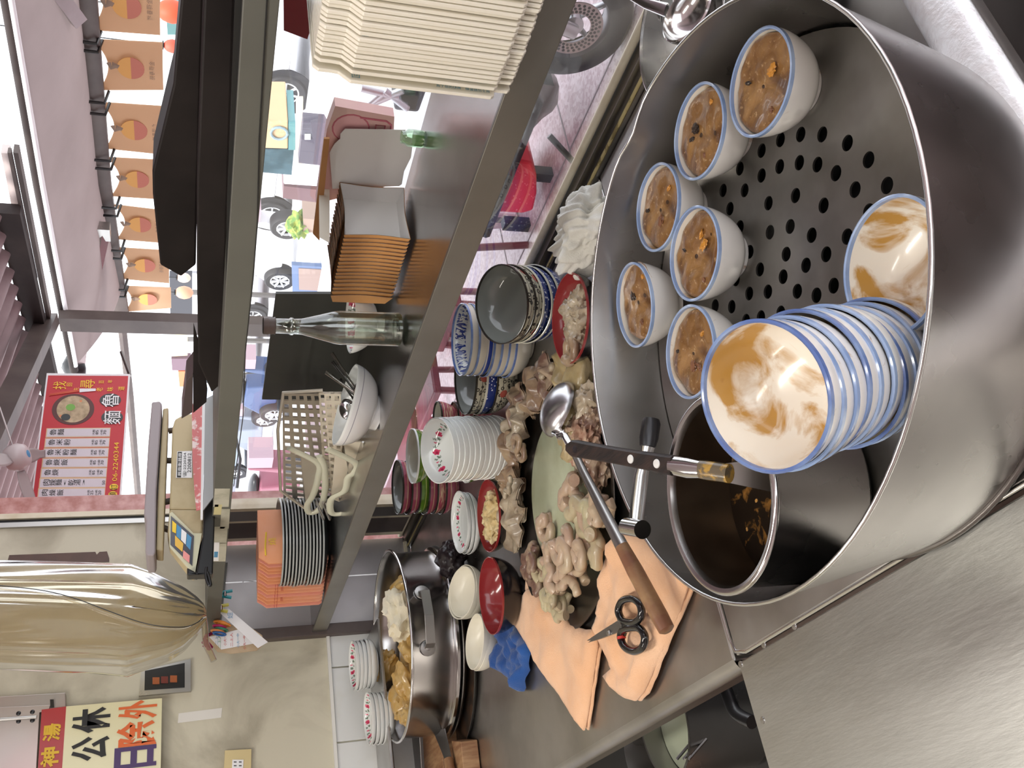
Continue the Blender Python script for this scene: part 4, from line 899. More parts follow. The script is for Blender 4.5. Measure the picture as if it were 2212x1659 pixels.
hw_=mk('strainer_holes',hl,BLACK,o,kind='stuff')
# ================= POTS UNDER THE WORKTOP =================
up=thing('water_pot','steel pot of milky water under the worktop edge','pot',(0,0,0))
wc=at(1455,1560,z=-.27); up.location=(wc.x,wc.y,-.44); rw=.105
mk('pot_body',M().lathe([(0,-.44),(rw-.008,-.44),(rw,-.43),(rw,-.25),(rw+.004,-.245),(rw-.002,-.245),(rw-.004,-.43),(0,-.434)],64,T=Matrix.Translation((wc.x,wc.y,0)),cap0=False,cap1=False),STEEL,up)
solo('milky_water','cloudy rinse water in the pot under the worktop','water',M().lathe([(0,-.29),(rw-.004,-.29),(rw-.004,-.30),(0,-.30)],48,T=Matrix.Translation((wc.x,wc.y,0)),cap0=False,cap1=False),mat('cloudy_water',(.44,.48,.36),.12))
t3=thing('tongs','dark steel tongs leaning in the pot of milky water','tongs',at(1480,1640,z=-.25))
for dx in (0,14,26): mk('tong_arm',M().tube([at(1462+dx,1640,z=-.24),at(1500+dx,1596,z=-.285)],.003,6),DSTEEL,t3)
tb=smooth_path([at(*p,z=-.24) for p in ((1556,1452),(1572,1500),(1590,1540),(1625,1560))],6); solo('rubber_hose','black rubber hose beside the pot under the worktop','hose',M().tube(tb,.012,12),BLACK)
pc2=at(1395,1620,z=-.28); solo('steel_dish','half-hidden steel dish beside the water pot','dish',M().lathe([(0,-.42),(.07,-.42),(.085,-.28),(.083,-.28),(.068,-.415),(0,-.415)],48,T=Matrix.Translation((pc2.x-.03,pc2.y,0)),cap0=False,cap1=False),STEEL)
# ================= SHELVES =================
sh=thing('wall_shelf','polished steel shelf running in front of the window glass','shelf',(-1.3,.99,.29))
mk('shelf_board',M().box((XW+.012,.852,.318),(.5,1.13,.330)),SHELF,sh,smooth=0)
mk('front_lip',M().box((XW+.012,.845,.288),(.5,.852,.331)),mat('shelf_lip_steel',(.29,.28,.26),.38,.9,world=True,col2=(.25,.24,.22),sc=6),sh,smooth=0,bevel=.0012)
us_=thing('upper_shelf','dull green-grey upper shelf beam above the glass','shelf',(-1.3,.99,.595))
GG=mat('grey_green_painted_steel',(.135,.135,.113),.5,.2,col2=(.105,.105,.09),sc=3,world=True)
mk('front_beam',M().box((XW+.012,.845,.598),(.5,.853,.634)),GG,us_,smooth=0,bevel=.0012)
mk('shelf_board',M().box((XW+.012,.853,.622),(.5,1.13,.633)),GG,us_,smooth=0)
mk('cable_line',M().tube([at(*p,Y=.8435) for p in ((578,-20),(570,120),(560,300),(556,480),(547,600),(530,760),(525,900),(505,1050))],.0009,5),BLACK,us_)
mk('wall_bracket',M().hexa([at(*p,X=-2.77) for p in ((443,1345),(478,1345),(492,1215),(463,1215))],(-.02,0,0)),GG,us_,smooth=0)
tp=mat('old_cream_tape',(.52,.50,.40),.55,col2=(.40,.39,.30),sc=20,thr=(.45,.6))
for (x0,x1,y0,y1,lb) in ((464,497,1056,1095,None),(464,480,1090,1112,'yellow tape'),(478,497,1100,1142,None),(462,492,1138,1175,None),(461,490,1172,1213,None)):
    mk('tape_patch',M().hexa([at(*p,Y=.8442) for p in ((x0,y0),(x1,y0),(x1-3,y1),(x0-3,y1))],(0,.001,0)),mat('yellow_tape',(.62,.55,.28),.5) if lb else tp,us_,smooth=0,label=lb)
lbp=mk('blue_sticker',M().hexa([at(*p,Y=.8438) for p in ((461,1172),(474,1172),(472,1212),(459,1212))],(0,.001,0)),WHT,us_,smooth=0,label='white sticker with blue print')
mk('sticker_print',M().hexa([at(*p,Y=.8434) for p in ((463,1192),(471,1192),(470,1204),(462,1204))],(0,.0004,0)),LETBLU,us_,smooth=0)
# ---- cream meal cartons standing on the shelf at the right ----
CART=mat('cream_waxed_card',(.90,.86,.74),.33,col2=(.88,.82,.68),sc=5,coat=.25); INKB=mat('faded_blue_print',(.12,.30,.42),.6)
xf=at(1092,150,z=.3335).x
def pz(x,y,X): p=at(x,y,X=X); return p.y,p.z
ya=pz(900,190,xf)[0]; yb=pz(690,156,xf)[0]; zt1=pz(735,190,xf)[1]; zt2=pz(676,150,xf)[1]; zb1=pz(1064,190,xf)[1]; zb1=max(zb1,.345)
yr=1.11
ncart=24; xn=at(1120,2,z=.3335).x+.02; spc=(xn-xf)/15; print('SPC',spc)
cm=M()
out2=[(ya,zb1+.004),(ya+.003,zb1),(yb+.006,zb1-.002),(yb+.006,.337),(yb+.010,.3335),(yr-.03,.3335),(yr-.02,zb1-.002),(yr,zb1),(yr,zt1-.008),(yr-.02,zt1),(yr-.02,zt2),(yb+.012,zt2),(yb+.006,zt2-.006),(yb+.006,zt1+.008),(ya+.012,zt1),(ya,zt1-.012)]
cm.prism([(0,y,z-.3335) for y,z in [(a-ya,b) for a,b in out2]],(-.0045,0,0))
def wb(u,v):
    return (.0005+.0035*math.sin(u*math.pi),.004+(yr-ya-.008)*v,(zb1-.3335)+.004+(zt1-zb1-.012)*u)
proto=None
for i in range(ncart):
    x=xf+spc*(i+(0,1.3,2.0)[min(i,2)])
    if proto is None: proto=o=mk('meal_carton',cm,CART,world=False,smooth=30,bevel=.0008)
    else: o=dup(proto)
    o.location=(x,ya+R.uniform(-.003,.003)-(.0016*i if i<3 else .004),.3335); o.rotation_euler=(0,0,R.uniform(-.01,.01)); 
    tag(o,None,'food carton','cream meal cartons standing in a row on the shelf')
    o['label']='cream meal carton farthest from the frame edge, first of the row' if i==0 else ('second cream meal carton of the row, blue print on its edge' if i==1 else 'cream meal carton '+['third','fourth','fifth','sixth','seventh','eighth','ninth','tenth','eleventh','twelfth','thirteenth','fourteenth','fifteenth','sixteenth','seventeenth','eighteenth','nineteenth','twentieth','twenty-first','twenty-second','twenty-third','twenty-fourth'][i-2]+' from the open shelf side of the row')
    if i in (0,1,4):
        za,zb_=at(940,180,X=x).z,at(1052,180,X=x).z
        text('為了您的健康　隔餐請勿食用',(x+.0012,o.location.y+.0062,(za+zb_)/2),.0042,(0,0,-1),(0,1,0),INKB,o,name='carton_print',width=abs(za-zb_),bold=.01)
        if i<2:
            text('回',(x+.0012,o.location.y+.0075,zt1-.018),.009,(0,0,-1),(0,1,0),INKB,o,name='carton_print')
    elif i<14: text('三三',(x+.0012,o.location.y+.004,zt1-.018),.0028,(0,0,-1),(0,1,0),INKB,o,name='carton_print')
    text('印',(x+.0012,o.location.y+.030,.3335+.005),.005,(0,1,0),(0,0,1),INKB,o,name='carton_print')
o=solo('menu_card','dark red card standing behind the cream cartons','card',M().hexa([at(*p,Y=1.118) for p in ((612,-30),(613,66),(664,85),(700,-30))],(0,.002,0)),mat('dark_red_card',(.22,.01,.02),.5),smooth=0)
# ---- kraft snack trays, nested on their sides ----
KR=mat('kraft_orange_card',(.62,.31,.11),.55,col2=(.55,.26,.085),sc=9); KIN=mat('grey_card_inside',(.76,.75,.74),.6,col2=(.72,.70,.69),sc=4)
LLp=at(888,517,z=.3345); LRp=at(860,403,Y=1.117); LRp.z=LLp.z; w_=(LRp-LLp).length; ang=math.atan2(LRp.y-LLp.y,LRp.x-LLp.x)
LF=at(850,640,z=.3345); ntr=17; stp=(LF-LLp)/(ntr-1)
hT=at(745,527,X=LLp.x).z-.3345; print('TRAY',w_,hT,math.degrees(ang),stp)
def traymesh(w,h,d=.032,fl=.008,th=.0009):
    # local: x across, z up, opening towards the viewer (-y); tray floor at +y
    m=M()
    for s_,mi in ((0,0),(1,1)):
        e=.0011*s_
        o_=[(e,0,e),(w-e,0,e),(w-e,0,h-e),(e,0,h-e)]; b_=[(fl+e,d-e,fl+e),(w-fl-e,d-e,fl+e),(w-fl-e,d-e,h-fl-e),(fl+e,d-e,h-fl-e)]
        m.add(b_,[(0,1,2,3)],mi); cen=V((w/2,0,h/2))
        for k,(i,j) in enumerate(((0,1),(1,2),(2,3),(3,0))):
            a,b,c,e2=V(o_[i]),V(o_[j]),V(b_[j]),V(b_[i]); n=6; vs=[]
            for q in range(n+1):
                f=q/n; p=a.lerp(b,f); vs+=[p+(p-cen).normalized()*(-.004*math.sin(f*math.pi)),e2.lerp(c,f)]
            m.add(vs,[(2*q,2*q+1,2*q+3,2*q+2) for q in range(n)],mi)
    return m
Rz=Matrix.Rotation(ang,3,'Z'); proto=None
for i in range(ntr):
    w=w_;h=hT
    if proto is None:
        proto=o=mk('snack_tray',traymesh(w,h),(KR,KIN),world=False,smooth=25)
    else: o=dup(proto)
    gap=.0 if i<ntr-4 else .003*(i-ntr+5)
    o.location=LLp+stp*i+V((0,0,.0005))+V((-gap*.5,0,0)); o.rotation_euler=(R.uniform(-.01,.01),0,ang+R.uniform(-.015,.015))
    tag(o,'front kraft snack tray with grey inside facing the kitchen' if i==0 else ('rearmost kraft snack tray beside the glass bottle' if i==ntr-1 else 'kraft snack tray, '+['second','third','fourth','fifth','sixth','seventh','eighth','ninth','tenth','eleventh','twelfth','thirteenth','fourteenth','fifteenth','sixteenth'][i-1]+' from the grey front one in the nested row'),'tray','nested kraft snack trays on the shelf')
# open lid of the front tray
front=[o for o in COL.objects if o.name=='snack_tray'][0]
lx=(LRp-LLp).normalized(); ly=V((lx.y,-lx.x,0))
def LP(px,dy=0):
    if dy>=0: return at(*px,Y=1.118)
    n=ly; d=ray(*px); t=(LLp-CAM+n*dy).dot(n)/d.dot(n); return CAM+d*t
lidm=M().add([LP(p,.004) for p in ((718,408),(862,402),(868,398),(873,370),(888,340),(893,300),(880,296),(876,281),(745,279),(735,290),(735,300),(722,312),(712,330))],[tuple(range(13))])
mkid=mk('lid_flap',lidm,KIN,None,smooth=0); tag(mkid,'grey open lid of the front kraft tray','lid','') ; mkid.modifiers.new('s','SOLIDIFY').thickness=.0012
for k in ('group',): 
    if k in mkid: del mkid[k]
lid2=mk('carton_back',M().hexa([LP(p,-.03) for p in ((689,395),(712,395),(712,524),(690,512))],ly*-.001),CART,None,smooth=0); tag(lid2,'pale card flap rising behind the kraft trays','card')
# pink pig box, brown card and green sauce jar
pk=thing('pink_box','pink printed snack box behind the grey tray lid','box',at(850,270,Y=1.10))
pbx=[at(*p,Y=1.126) for p in ((724,229),(852,252),(846,400),(683,440),(706,280))]
mk('box_panel',M().prism(pbx,(0,.02,0)),mat('pink_box_card',(.82,.52,.50),.5,col2=(.80,.60,.50),sc=6),pk,smooth=0)
PKL=mat('pink_line_print',(.62,.16,.22),.6); PKF=mat('rose_print',(.86,.48,.50),.6)
ci=lambda px,r,n=20: [at(*px,Y=1.1255)+V((r*math.cos(a*6.283/n),0,r*math.sin(a*6.283/n))) for a in range(n)]
mk('round_print',M().prism(ci((758,278),.030),(0,.0005,0)),PKL,pk,smooth=0); mk('round_print',M().prism([v+V((0,-.0004,0)) for v in ci((758,278),.0278)],(0,.0005,0)),PKF,pk,smooth=0)
mk('frame_print',M().tube([at(*p,Y=1.1255) for p in ((778,254),(835,262),(845,270),(843,300))],.0016,6),PKL,pk)
mk('square_print',M().tube([at(*p,Y=1.1255) for p in ((812,270),(832,272),(830,290),(810,288))],.0012,6,closed=True),PKL,pk)
solo('kraft_board','corrugated brown board edge behind the kraft trays','board',M().hexa([at(*p,Y=1.112) for p in ((700,300),(712,300),(690,520),(676,505))],(0,.004,0)),KR,smooth=0)
jp=at(884,268,Y=1.10); jx,jy=at(905,268,z=.3345).x,at(905,268,z=.3345).y
jr=thing('sauce_jar','small clear jar with green contents beside the pink box','jar',(jx,1.10,.331))
mk('glass_body',M().lathe([(.0,0),(.013,0),(.014,.003),(.014,.026),(.010,.031),(.010,.036),(.0,.036)],24),clearmat('jar_glass',(.75,.92,.75),.1),jr,world=False)
mk('green_contents',M().lathe([(0,.002),(.012,.002),(.012,.016),(0,.016)],24),mat('green_relish',(.12,.30,.10),.4,col2=(.3,.45,.2),sc=60),jr,world=False)
# ---- glass bottle ----
bpn=at(864,712,z=.3345); bo=thing('glass_bottle','clear glass bottle half full of liquid with brown screw ring','bottle',bpn)
BG=clearmat('bottle_glass',(.95,.97,.95),.05,.03,gr=.7)
zt_=.232
prof=[(0,0),(.026,0),(.0285,.003),(.0285,.105),(.027,.115),(.020,.142),(.0135,.168),(.0125,.182),(.0145,.184),(.0145,.188),(.0125,.19),(.0122,.215),(.0122,.230)]
mk('bottle_glass',M().lathe([(r*1.03,z) for r,z in prof],48,cap1=False),BG,bo,world=False)
mk('inner_glass',M().lathe([(max(r-.0022,.0),z+(.003 if z<.01 else 0)) for r,z in prof],48,cap1=False),clearmat('bottle_glass_inner',(.93,.96,.93),.06,.03),bo,world=False)
mk('glass_base',M().lathe([(0,.0005),(.0275,.0005),(.0275,.006),(.020,.010),(0,.004)],40),clearmat('thick_base_glass',(.62,.74,.60),.2,.08),bo,world=False,label='thick greenish base')
mk('liquid',M().lathe([(0,.008),(.0262,.008),(.0262,.103),(0,.103)],40),clearmat('pale_liquid',(.93,.96,.92),.05,.05),bo,world=False)
mk('screw_ring',M().lathe([(.0125,.212),(.0150,.213),(.0138,.216),(.0150,.219),(.0138,.222),(.0150,.225),(.0145,.232),(.0125,.233)],32),mat('brown_ring',(.14,.10,.085),.45),bo,world=False)
# ---- bowls on the shelf ----
P0=V((-1.425,1.02,.331)); 
stack('footed_bowl','bowl','',(828,706),(757,706),140,1,.062,[(WHITEC,floral('pink_floral_glaze',.055,6,.0075),WHITEC)],['white footed bowl with pink roses behind the glass bottle'],P0=P0,kw=dict(fr=.3,fh=.2,p=1.6))
S0=V(at(812,892,z=.3315))
SB2=stack('footed_bowl','bowl','',(812,892),(745,874),182,1,.070,[(stripes('white_glaze_grey_drops',(.74,.74,.74),[(.056,.0575,(.3,.3,.34))]),WHITEC,WHITEC)],['white footed bowl with grey brush drops holding steel spoons'],ratio=.30,P0=S0,kw=dict(fr=.42,fh=.2,p=1.7))[0]
for i,(p0,p1) in enumerate((((770,840),(717,763)),((768,846),(718,782)),((768,850),(704,804)),((772,858),(716,812)),((770,852),(728,790)),((766,866),(735,820)))):
    D0=dep(S0)-.01+.006*i; a=at(*p0,D=D0); b=at(*p1,D=D0+.01)
    s_=thing('steel_fork' if i%2 else 'steel_spoon',['long black-tipped spoon stem highest in the drop bowl','fork stem second highest in the drop bowl','thin spoon stem reaching furthest out of the drop bowl','fork with broad end at the near side of the drop bowl','short spoon stem in the middle of the drop bowl','lowest fork stem resting on the drop bowl rim'][i],'cutlery',a)
    mk('stem',M().tube([a,a.lerp(b,.6),b],[.004,.004,.0062],8,flat=.5),CHROME if i%2==0 else mat('dark_fork_steel',(.15,.15,.15),.25,1),s_)
    mk('head',M().blob(a,(.016,.010,.004),2,0,1,rot=Quaternion((0,0,1),i)),CHROME,s_)
c=at(750,884,D=dep(S0)-.005); solo('steel_spoon','spoon bowl shining inside the drop bowl','cutlery',M().blob(c,(.012,.024,.016),3,0,1),CHROME)
# grey board behind
solo('grey_board','dark grey board leaning on the glass behind bottle and spoons','board',M().hexa([at(*p,Y=1.135) for p in ((596,635),(850,635),(850,866),(566,863))],(0,.006,0)),mat('dark_grey_board',(.085,.09,.08),.5,col2=(.06,.065,.06),sc=5),smooth=0)
# ---- white plastic baskets ----
BK=mat('milky_plastic',(.72,.66,.54),.35,col2=(.66,.58,.46),sc=6,sss=.1); 
def lattice(m,q,nu,nv,th=.0035,bar_=.46,solid=()):
    a,b,c,d=[V(p) for p in q]; n=(b-a).cross(d-a).normalized()*th
    f=lambda u,v:a.lerp(b,u).lerp(d.lerp(c,u),v)
    for i in range(nu+1):
        w=bar_/nu/2; u0=max(0,i/nu-w); u1=min(1,i/nu+w); m.hexa([f(u0,0),f(u1,0),f(u1,1),f(u0,1)],n)
    for j in range(nv+1):
        w=bar_/nv/2; v0=max(0,j/nv-w); v1=min(1,j/nv+w); m.hexa([f(0,v0),f(1,v0),f(1,v1),f(0,v1)],n*.9)
def basket(lab,pA,Yp,shade):
    t=thing('plastic_basket',lab,'basket',at(760,1090,z=.331)) 
    q=[at(*p,Y=Yp) for p in pA]; m=M(); lattice(m,q,15,5 if shade else 4)
    mk('lattice_side',m,BK,t,smooth=0)
    return t,q
t1,q1=basket('larger milky basket lying on its side, holes facing the kitchen',((611,845),(697,1095),(740,1100),(728,845))[0:4] and ((610,848),(612,1075),(735,1090),(690,848)),1.09,True)
m=M(); q=[at(*p,Y=1.0) for p in ((688,846),(700,1060),(790,1075),(742,846))]; lattice(m,q,15,3); mk('lattice_floor',m,BK,t1,smooth=0)
mk('rim_band',M().tube([at(*p,Y=1.0) for p in ((697,843),(612,848),(600,930),(606,1060),(672,1108),(700,1085))],.0035,8),BK,t1)
hd=M(); pth=smooth_path([at(*p,Y=.96) for p in ((624,968),(686,1000),(688,1030),(676,1070),(664,1090),(668,1108),(690,1100),(702,1060),(700,1010),(690,985))],5)
hd.tube(pth,.008,8,flat=.5,nrm=(0,1,0)); mk('grip_band',hd,mat('yellowed_plastic',(.66,.66,.52),.3,sss=.1),t1)
mk('side_wall',M().hexa([at(*p,Y=1.03) for p in ((650,985),(690,1005),(690,1040),(660,1085))],(0,.003,0)),BK,t1,smooth=0,label='solid milky end wall')
t2=thing('plastic_basket','smaller milky basket nested under the larger one on the shelf','basket',at(800,1080,z=.331))
m=M(); q=[at(*p,Y=.97) for p in ((735,846),(712,1080),(790,1100),(790,846))][0:4]; q=[at(*p,Y=.97) for p in ((700,848),(716,1075),(742,1085),(736,848))]; lattice(m,q,15,2); mk('lattice_side',m,BK,t2,smooth=0)
pth=smooth_path([at(*p,Y=.93) for p in ((708,970),(768,1000),(766,1020),(752,1032),(745,1060),(716,1078),(716,1108),(742,1108),(762,1090),(772,1040),(784,1010),(790,970))],5)
mk('grip_band',M().tube(pth,.0085,8,flat=.5,nrm=(0,1,0)),bpy.data.materials['yellowed_plastic'],t2)
mk('solid_wall',M().hexa([at(*p,Y=.95) for p in ((724,975),(755,1000),(744,1055),(716,1072))],(0,.003,0)),BK,t2,smooth=0,label='solid milky end wall')
mk('basket_floor',M().hexa([at(*p,Y=.95) for p in ((742,955),(782,955),(786,1040),(762,1085))],(0,.003,0)),BK,t2,smooth=0)
mk('clear_edge',M().tube([at(*p,Y=.93) for p in ((784,955),(788,1010),(784,1050),(770,1100),(752,1108))],.0025,8),clearmat('clear_plastic_edge',(.9,.9,.85),.2,.1),t2)
for ki,px in enumerate(((698,1118),(712,1118))):
    a=at(*px,Y=.94); solo('plastic_spoon',['clear plastic spoon tip nearer the plate stack','clear plastic spoon tip nearer the shelf edge'][ki],'spoon',M().tube([at(px[0]-14,px[1]-32,Y=.95),a],[.006,.009],10,flat=.5),clearmat('clear_spoon',(.85,.83,.9),.25,.1),group='clear plastic spoons')
# ---- plate stack ----
PG=mat('grey_rim_plate',(.40,.42,.40),.25,coat=.3); PD=mat('dark_plate_glaze',(.045,.05,.055),.2,coat=.3)
P0=at(704,1168,z=.331); P0.z=.3315; _,P1=axis_from(None,(602,1167),P0=P0); n=13; h=.022; rad=186/2*dep(P0)/F
pr=None; sp=(P1.z-P0.z-h)/(n-1)
def plate_mesh():
    p=[(0,.002),(rad*.55,.002),(rad*.58,0),(rad*.62,.003),(rad*.85,.010),(rad,.0185),(rad,.0225),(rad-.004,.0225),(rad*.84,.013),(rad*.6,.006),(0,.006)]
    return M().lathe(p,64,[0,0,0,0,1,2,2,2,0,0],cap0=False,cap1=False)
for i in range(n):
    if pr is None: pr=o=mk('dinner_plate',plate_mesh(),(PD,PD,PG),world=False)
    else: o=dup(pr)
    o.location=(P0.x+R.uniform(-.002,.002),P0.y+R.uniform(-.002,.002),P1.z-h-sp*i)
    tag(o,(ORD[i] if i<n-1 else 'bottom')+' dark plate with grey rim in the stack on the shelf','plate','dark plates with grey rims')
# ---- orange packets ----
OC=mat('orange_packet_card',(.86,.36,.17),.5,col2=(.88,.42,.26),sc=6); OC2=mat('pinkish_packet_card',(.84,.34,.24),.5)
INKR=mat('red_print',(.5,.05,.05),.6)
npk=14; x0=at(700,1300,z=.334).x; c0=at(708,1300,z=.334); c1=at(705,1205,z=.334)
for i in range(npk):
    f=i/(npk-1); yL=1313-f*95; 
    X=-2.50+.0135*i; g_=[(560+10*(i>8)*1,yL-12),(572,yL),(692,yL-6),(697,yL-18)] 
    pA=at(566+(.3*i),yL,X=X); z1=pA.z; yy0=pA.y
    m=M().prism([(X,yy0+.004,.3345),(X,yy0,.342),(X,yy0,z1-.012),(X,yy0+.010,z1),(X,yy0+.018,z1+.012),(X,yy0+.15,z1+.012),(X,yy0+.15,.3345)],(-.006,0,0))
    o=solo('orange_packet','orange printed food packet at the end of the shelf, '+(ORD[i].replace('topmost','leftmost') if i<npk-1 else 'nearest')+' of the leaning row','packet',m,OC if i%3 else OC2,'orange printed packets beside the plate stack',smooth=0)
    if i in (2,5): text('原味 香',(X+.0008,yy0+.008,z1-.05),.007,(0,1,0),(0,0,1),INKR,o,name='packet_print')
    if i<7: text('二三',(X+.0008,yy0+.0065,z1-.035),.008,(0,1,0),(0,0,1),INKR,o,name='packet_print')
lastp=o
text('燒',(X+.0012,at(588,1170,X=X).y,at(588,1180,X=X).z),.020,(0,1,0),(0,0,1),LETYEL,lastp,name='packet_print')
mk('yellow_band',M().tube(smooth_path([at(*p,X=X+.001) for p in ((574,1200),(573,1180),(575,1150))],4),.0022,6),LETYEL,lastp,label='yellow printed arc')
# ================= ON THE UPPER SHELF =================
def slab(px,Y,th): return M().prism([at(*p,Y=Y) for p in px],(0,th,0))
solo('folded_black_tray','first long black metal tray with pointed end, highest on the upper shelf','tray',slab([(393,-25),(374,184),(329,372),(330,420),(346,573),(391,598),(423,573),(427,400),(440,-25)],1.00,.07),BLKMET,smooth=0,bevel=.003)
solo('folded_black_tray','second black metal tray with chamfered end in front of the first','tray',slab([(441,-25),(425,400),(425,574),(428,784),(457,849),(481,827),(484,700),(490,480),(508,-25)],.93,.06),BLKMET,smooth=0,bevel=.003)
t=thing('folded_black_tray','third black metal tray with turned-up lip beside the scale','tray',at(445,860,Y=.99))
mk('tray_body',slab([(418,700),(417,806),(417,893),(446,869),(448,842),(440,780)],.995,.004),BLKMET,t,smooth=0,bevel=.001)
mk('tray_lip',slab([(417,806),(402,825),(392,905),(416,891)],.993,.05),mat('brown_black_metal',(.07,.05,.05),.4),t,smooth=0,bevel=.001)
solo('gap_shade_strip','black strip drawn for the shaded gap along the upper shelf beam','strip',slab([(508,-20),(527,-20),(505,450),(497,830),(484,830),(490,450)],.875,.01),BLACK,smooth=0)  # dark gap between second tray and beam, its shade drawn as a strip
# scale
XSC=-1.93
def xq(px,X=XSC): return [at(*p,X=X) for p in px]
BEI=mat('aged_beige_plastic',(.50,.41,.24),.5,col2=(.40,.31,.17),sc=14,thr=(.5,.75)); BEIL=mat('beige_panel_rim',(.62,.60,.42),.4)
GRYP=mat('mauve_grey_tray',(.30,.26,.27),.4)
sc0=thing('kitchen_scale','beige electronic scale with grey weighing tray on the upper shelf','scale',at(440,1000,X=XSC-.1))
mk('scale_body',M().prism(xq([(366,1100),(372,925),(378,905),(400,893),(438,893),(440,1100)]),(-.2,0,0)).prism(xq([(366,1100),(440,1100),(437,1148),(420,1240),(412,1236),(367,1178),(362,1150)]),(-.045,0,0)),BEI,sc0,smooth=0,bevel=.004)
mk('panel_rim',M().prism(xq([(366,1108),(372,1106),(418,1152),(436,1152),(421,1240),(414,1236),(366,1180)],XSC+.004),(-.006,0,0)),BEIL,sc0,smooth=0)
mk('display_panel',M().prism(xq([(369,1114),(419,1158),(415,1222),(368,1176)],XSC+.006),(-.002,0,0)),mat('panel_dark',(.06,.06,.08),.2),sc0,smooth=0)
for (a,b,c,d,mm) in (((372,1124),(381,1132),(380,1152),(372,1148),LETYEL),((382,1132),(392,1141),(390,1166),(381,1158),LETBLU),((392,1142),(403,1151),(401,1176),(391,1166),WHT),((404,1152),(414,1161),(411,1188),(402,1178),LETBLU),((378,1156),(396,1174),(394,1192),(378,1178),mat('amber_print',(.75,.45,.06),.4)),((396,1188),(410,1200),(409,1216),(395,1204),mat('pink_print',(.8,.3,.28),.4))):
    mk('key_field',M().prism(xq([a,b,c,d],XSC+.0075),(-.001,0,0)),mm,sc0,smooth=0)
mk('platform_frame',M().prism(xq([(352,882),(364,880),(352,1190),(337,1188),(342,1050)]),(-.06,0,0)),BEI,sc0,smooth=0,bevel=.003)
mk('weighing_tray',M().prism(xq([(328,868),(345,866),(350,872),(338,1060),(336,1192),(333,1200),(318,1200),(314,1190),(316,1125),(311,1110),(313,1080),(320,960)],XSC+.02),(-.10,0,0)),GRYP,sc0,smooth=0,bevel=.003)
for p0,p1 in (((364,931),(376,929)),((360,995),(372,995)),((354,1085),(368,1082)),((352,1140),(366,1145))): mk('platform_post',M().tube([at(*p0,X=XSC-.05),at(*p1,X=XSC-.05)],.007,10),mat('brown_post',(.10,.07,.05),.5),sc0)
stx=XSC+.002
mk('sticker',M().prism(xq([(383,975),(415,974),(415,1032),(380,1032)],stx),(-.001,0,0)),WHT,sc0,smooth=0,label='white dealer sticker')
mk('sticker_band',M().prism(xq([(384,976),(393,976),(391,1031),(382,1031)],stx+.0006),(-.0004,0,0)),LETBLK,sc0,smooth=0)
def wtext(s,x,y,h,X,m,par,name='lettering',w=None,**k): 
    c=at(x,y,X=X); sz=h*(CAM.x-X)/F/abs(ray(x,y).x)*1.0
    return text(s,c,abs(at(x-h/2,y,X=X).z-at(x+h/2,y,X=X).z),(0,1,0),(0,0,1),m,par,name=name,width=None if w is None else abs(at(x,y-w/2,X=X).y-at(x,y+w/2,X=X).y),**k)
wtext('興南衡器廠',388,1003,7,stx+.001,LETWHT,sc0,w=50); wtext('☎:2220354',399,1004,8,stx+.0006,LETBLK,sc0,w=52); wtext('2200812',409,1000,8,stx+.0006,LETBLK,sc0,w=42)
fb=thing('floral_board','white-edged board with red floral print in front of the scale','board',at(440,990,X=-1.86))
mk('floral_face',M().prism(xq([(414,872),(437,868),(436,1100),(424,1103),(420,1060),(416,1000)],-1.872),(-.002,0,0)),mat('red_floral_print',(.62,.18,.18),.5,col2=(.82,.68,.66),sc=45,thr=(.52,.6)),fb,smooth=0)
mk('white_edge',M().prism(xq([(437,868),(443,868),(438,1121),(433,1121)],-1.868),(-.006,0,0)),WHT,fb,smooth=0)
mk('grey_underside',M().prism(xq([(443,862),(467,850),(464,1070),(439,1102)],-1.866),(-.006,0,0)),mat('grey_board_under',(.40,.41,.42),.5),fb,smooth=0)
solo('black_adapter','black plastic base and cable under the scale','adapter',M().prism(xq([(440,1090),(466,1072),(460,1240),(404,1242),(404,1225),(424,1236),(438,1160)],-1.90),(-.03,0,0)),BLACK,smooth=0,bevel=.003)
solo('black_strap','black strap loop hanging below the scale base','strap',M().tube(smooth_path([at(*p,X=-1.885) for p in ((446,1225),(445,1245),(450,1262),(455,1264),(452,1248),(448,1236))],5),.0032,8),BLACK)
# ================= END WALL THINGS =================
CUR=bpy.data.materials.new('clear_tan_vinyl'); CUR.use_nodes=True; t=CUR.node_tree; t.nodes.clear()
o_=t.nodes.new('ShaderNodeOutputMaterial'); a1=t.nodes.new('ShaderNodeMixShader'); a2=t.nodes.new('ShaderNodeMixShader'); tr_=t.nodes.new('ShaderNodeBsdfTransparent'); gl_=t.nodes.new('ShaderNodeBsdfGlossy'); df=t.nodes.new('ShaderNodeBsdfDiffuse'); ly_=t.nodes.new('ShaderNodeLayerWeight')
tr_.inputs[0].default_value=(.92,.88,.78,1); df.inputs[0].default_value=(.44,.38,.27,1); gl_.inputs['Roughness'].default_value=.13; ly_.inputs[0].default_value=.24
a1.inputs[0].default_value=.22; t.links.new(tr_.outputs[0],a1.inputs[1]); t.links.new(df.outputs[0],a1.inputs[2]); t.links.new(ly_.outputs['Fresnel'],a2.inputs[0]); t.links.new(a1.outputs[0],a2.inputs[1]); t.links.new(gl_.outputs[0],a2.inputs[2]); t.links.new(a2.outputs[0],o_.inputs[0])
XC=-2.42; prof=[]
keys=[(-420,1205,1432),(-200,1210,1436),(-40,1213,1440),(0,1213,1440),(120,1215,1446),(220,1218,1450),(285,1220,1457),(330,1235,1440),(370,1255,1425),(400,1272,1405),(425,1290,1375),(440,1305,1350),(446,1318,1340)]
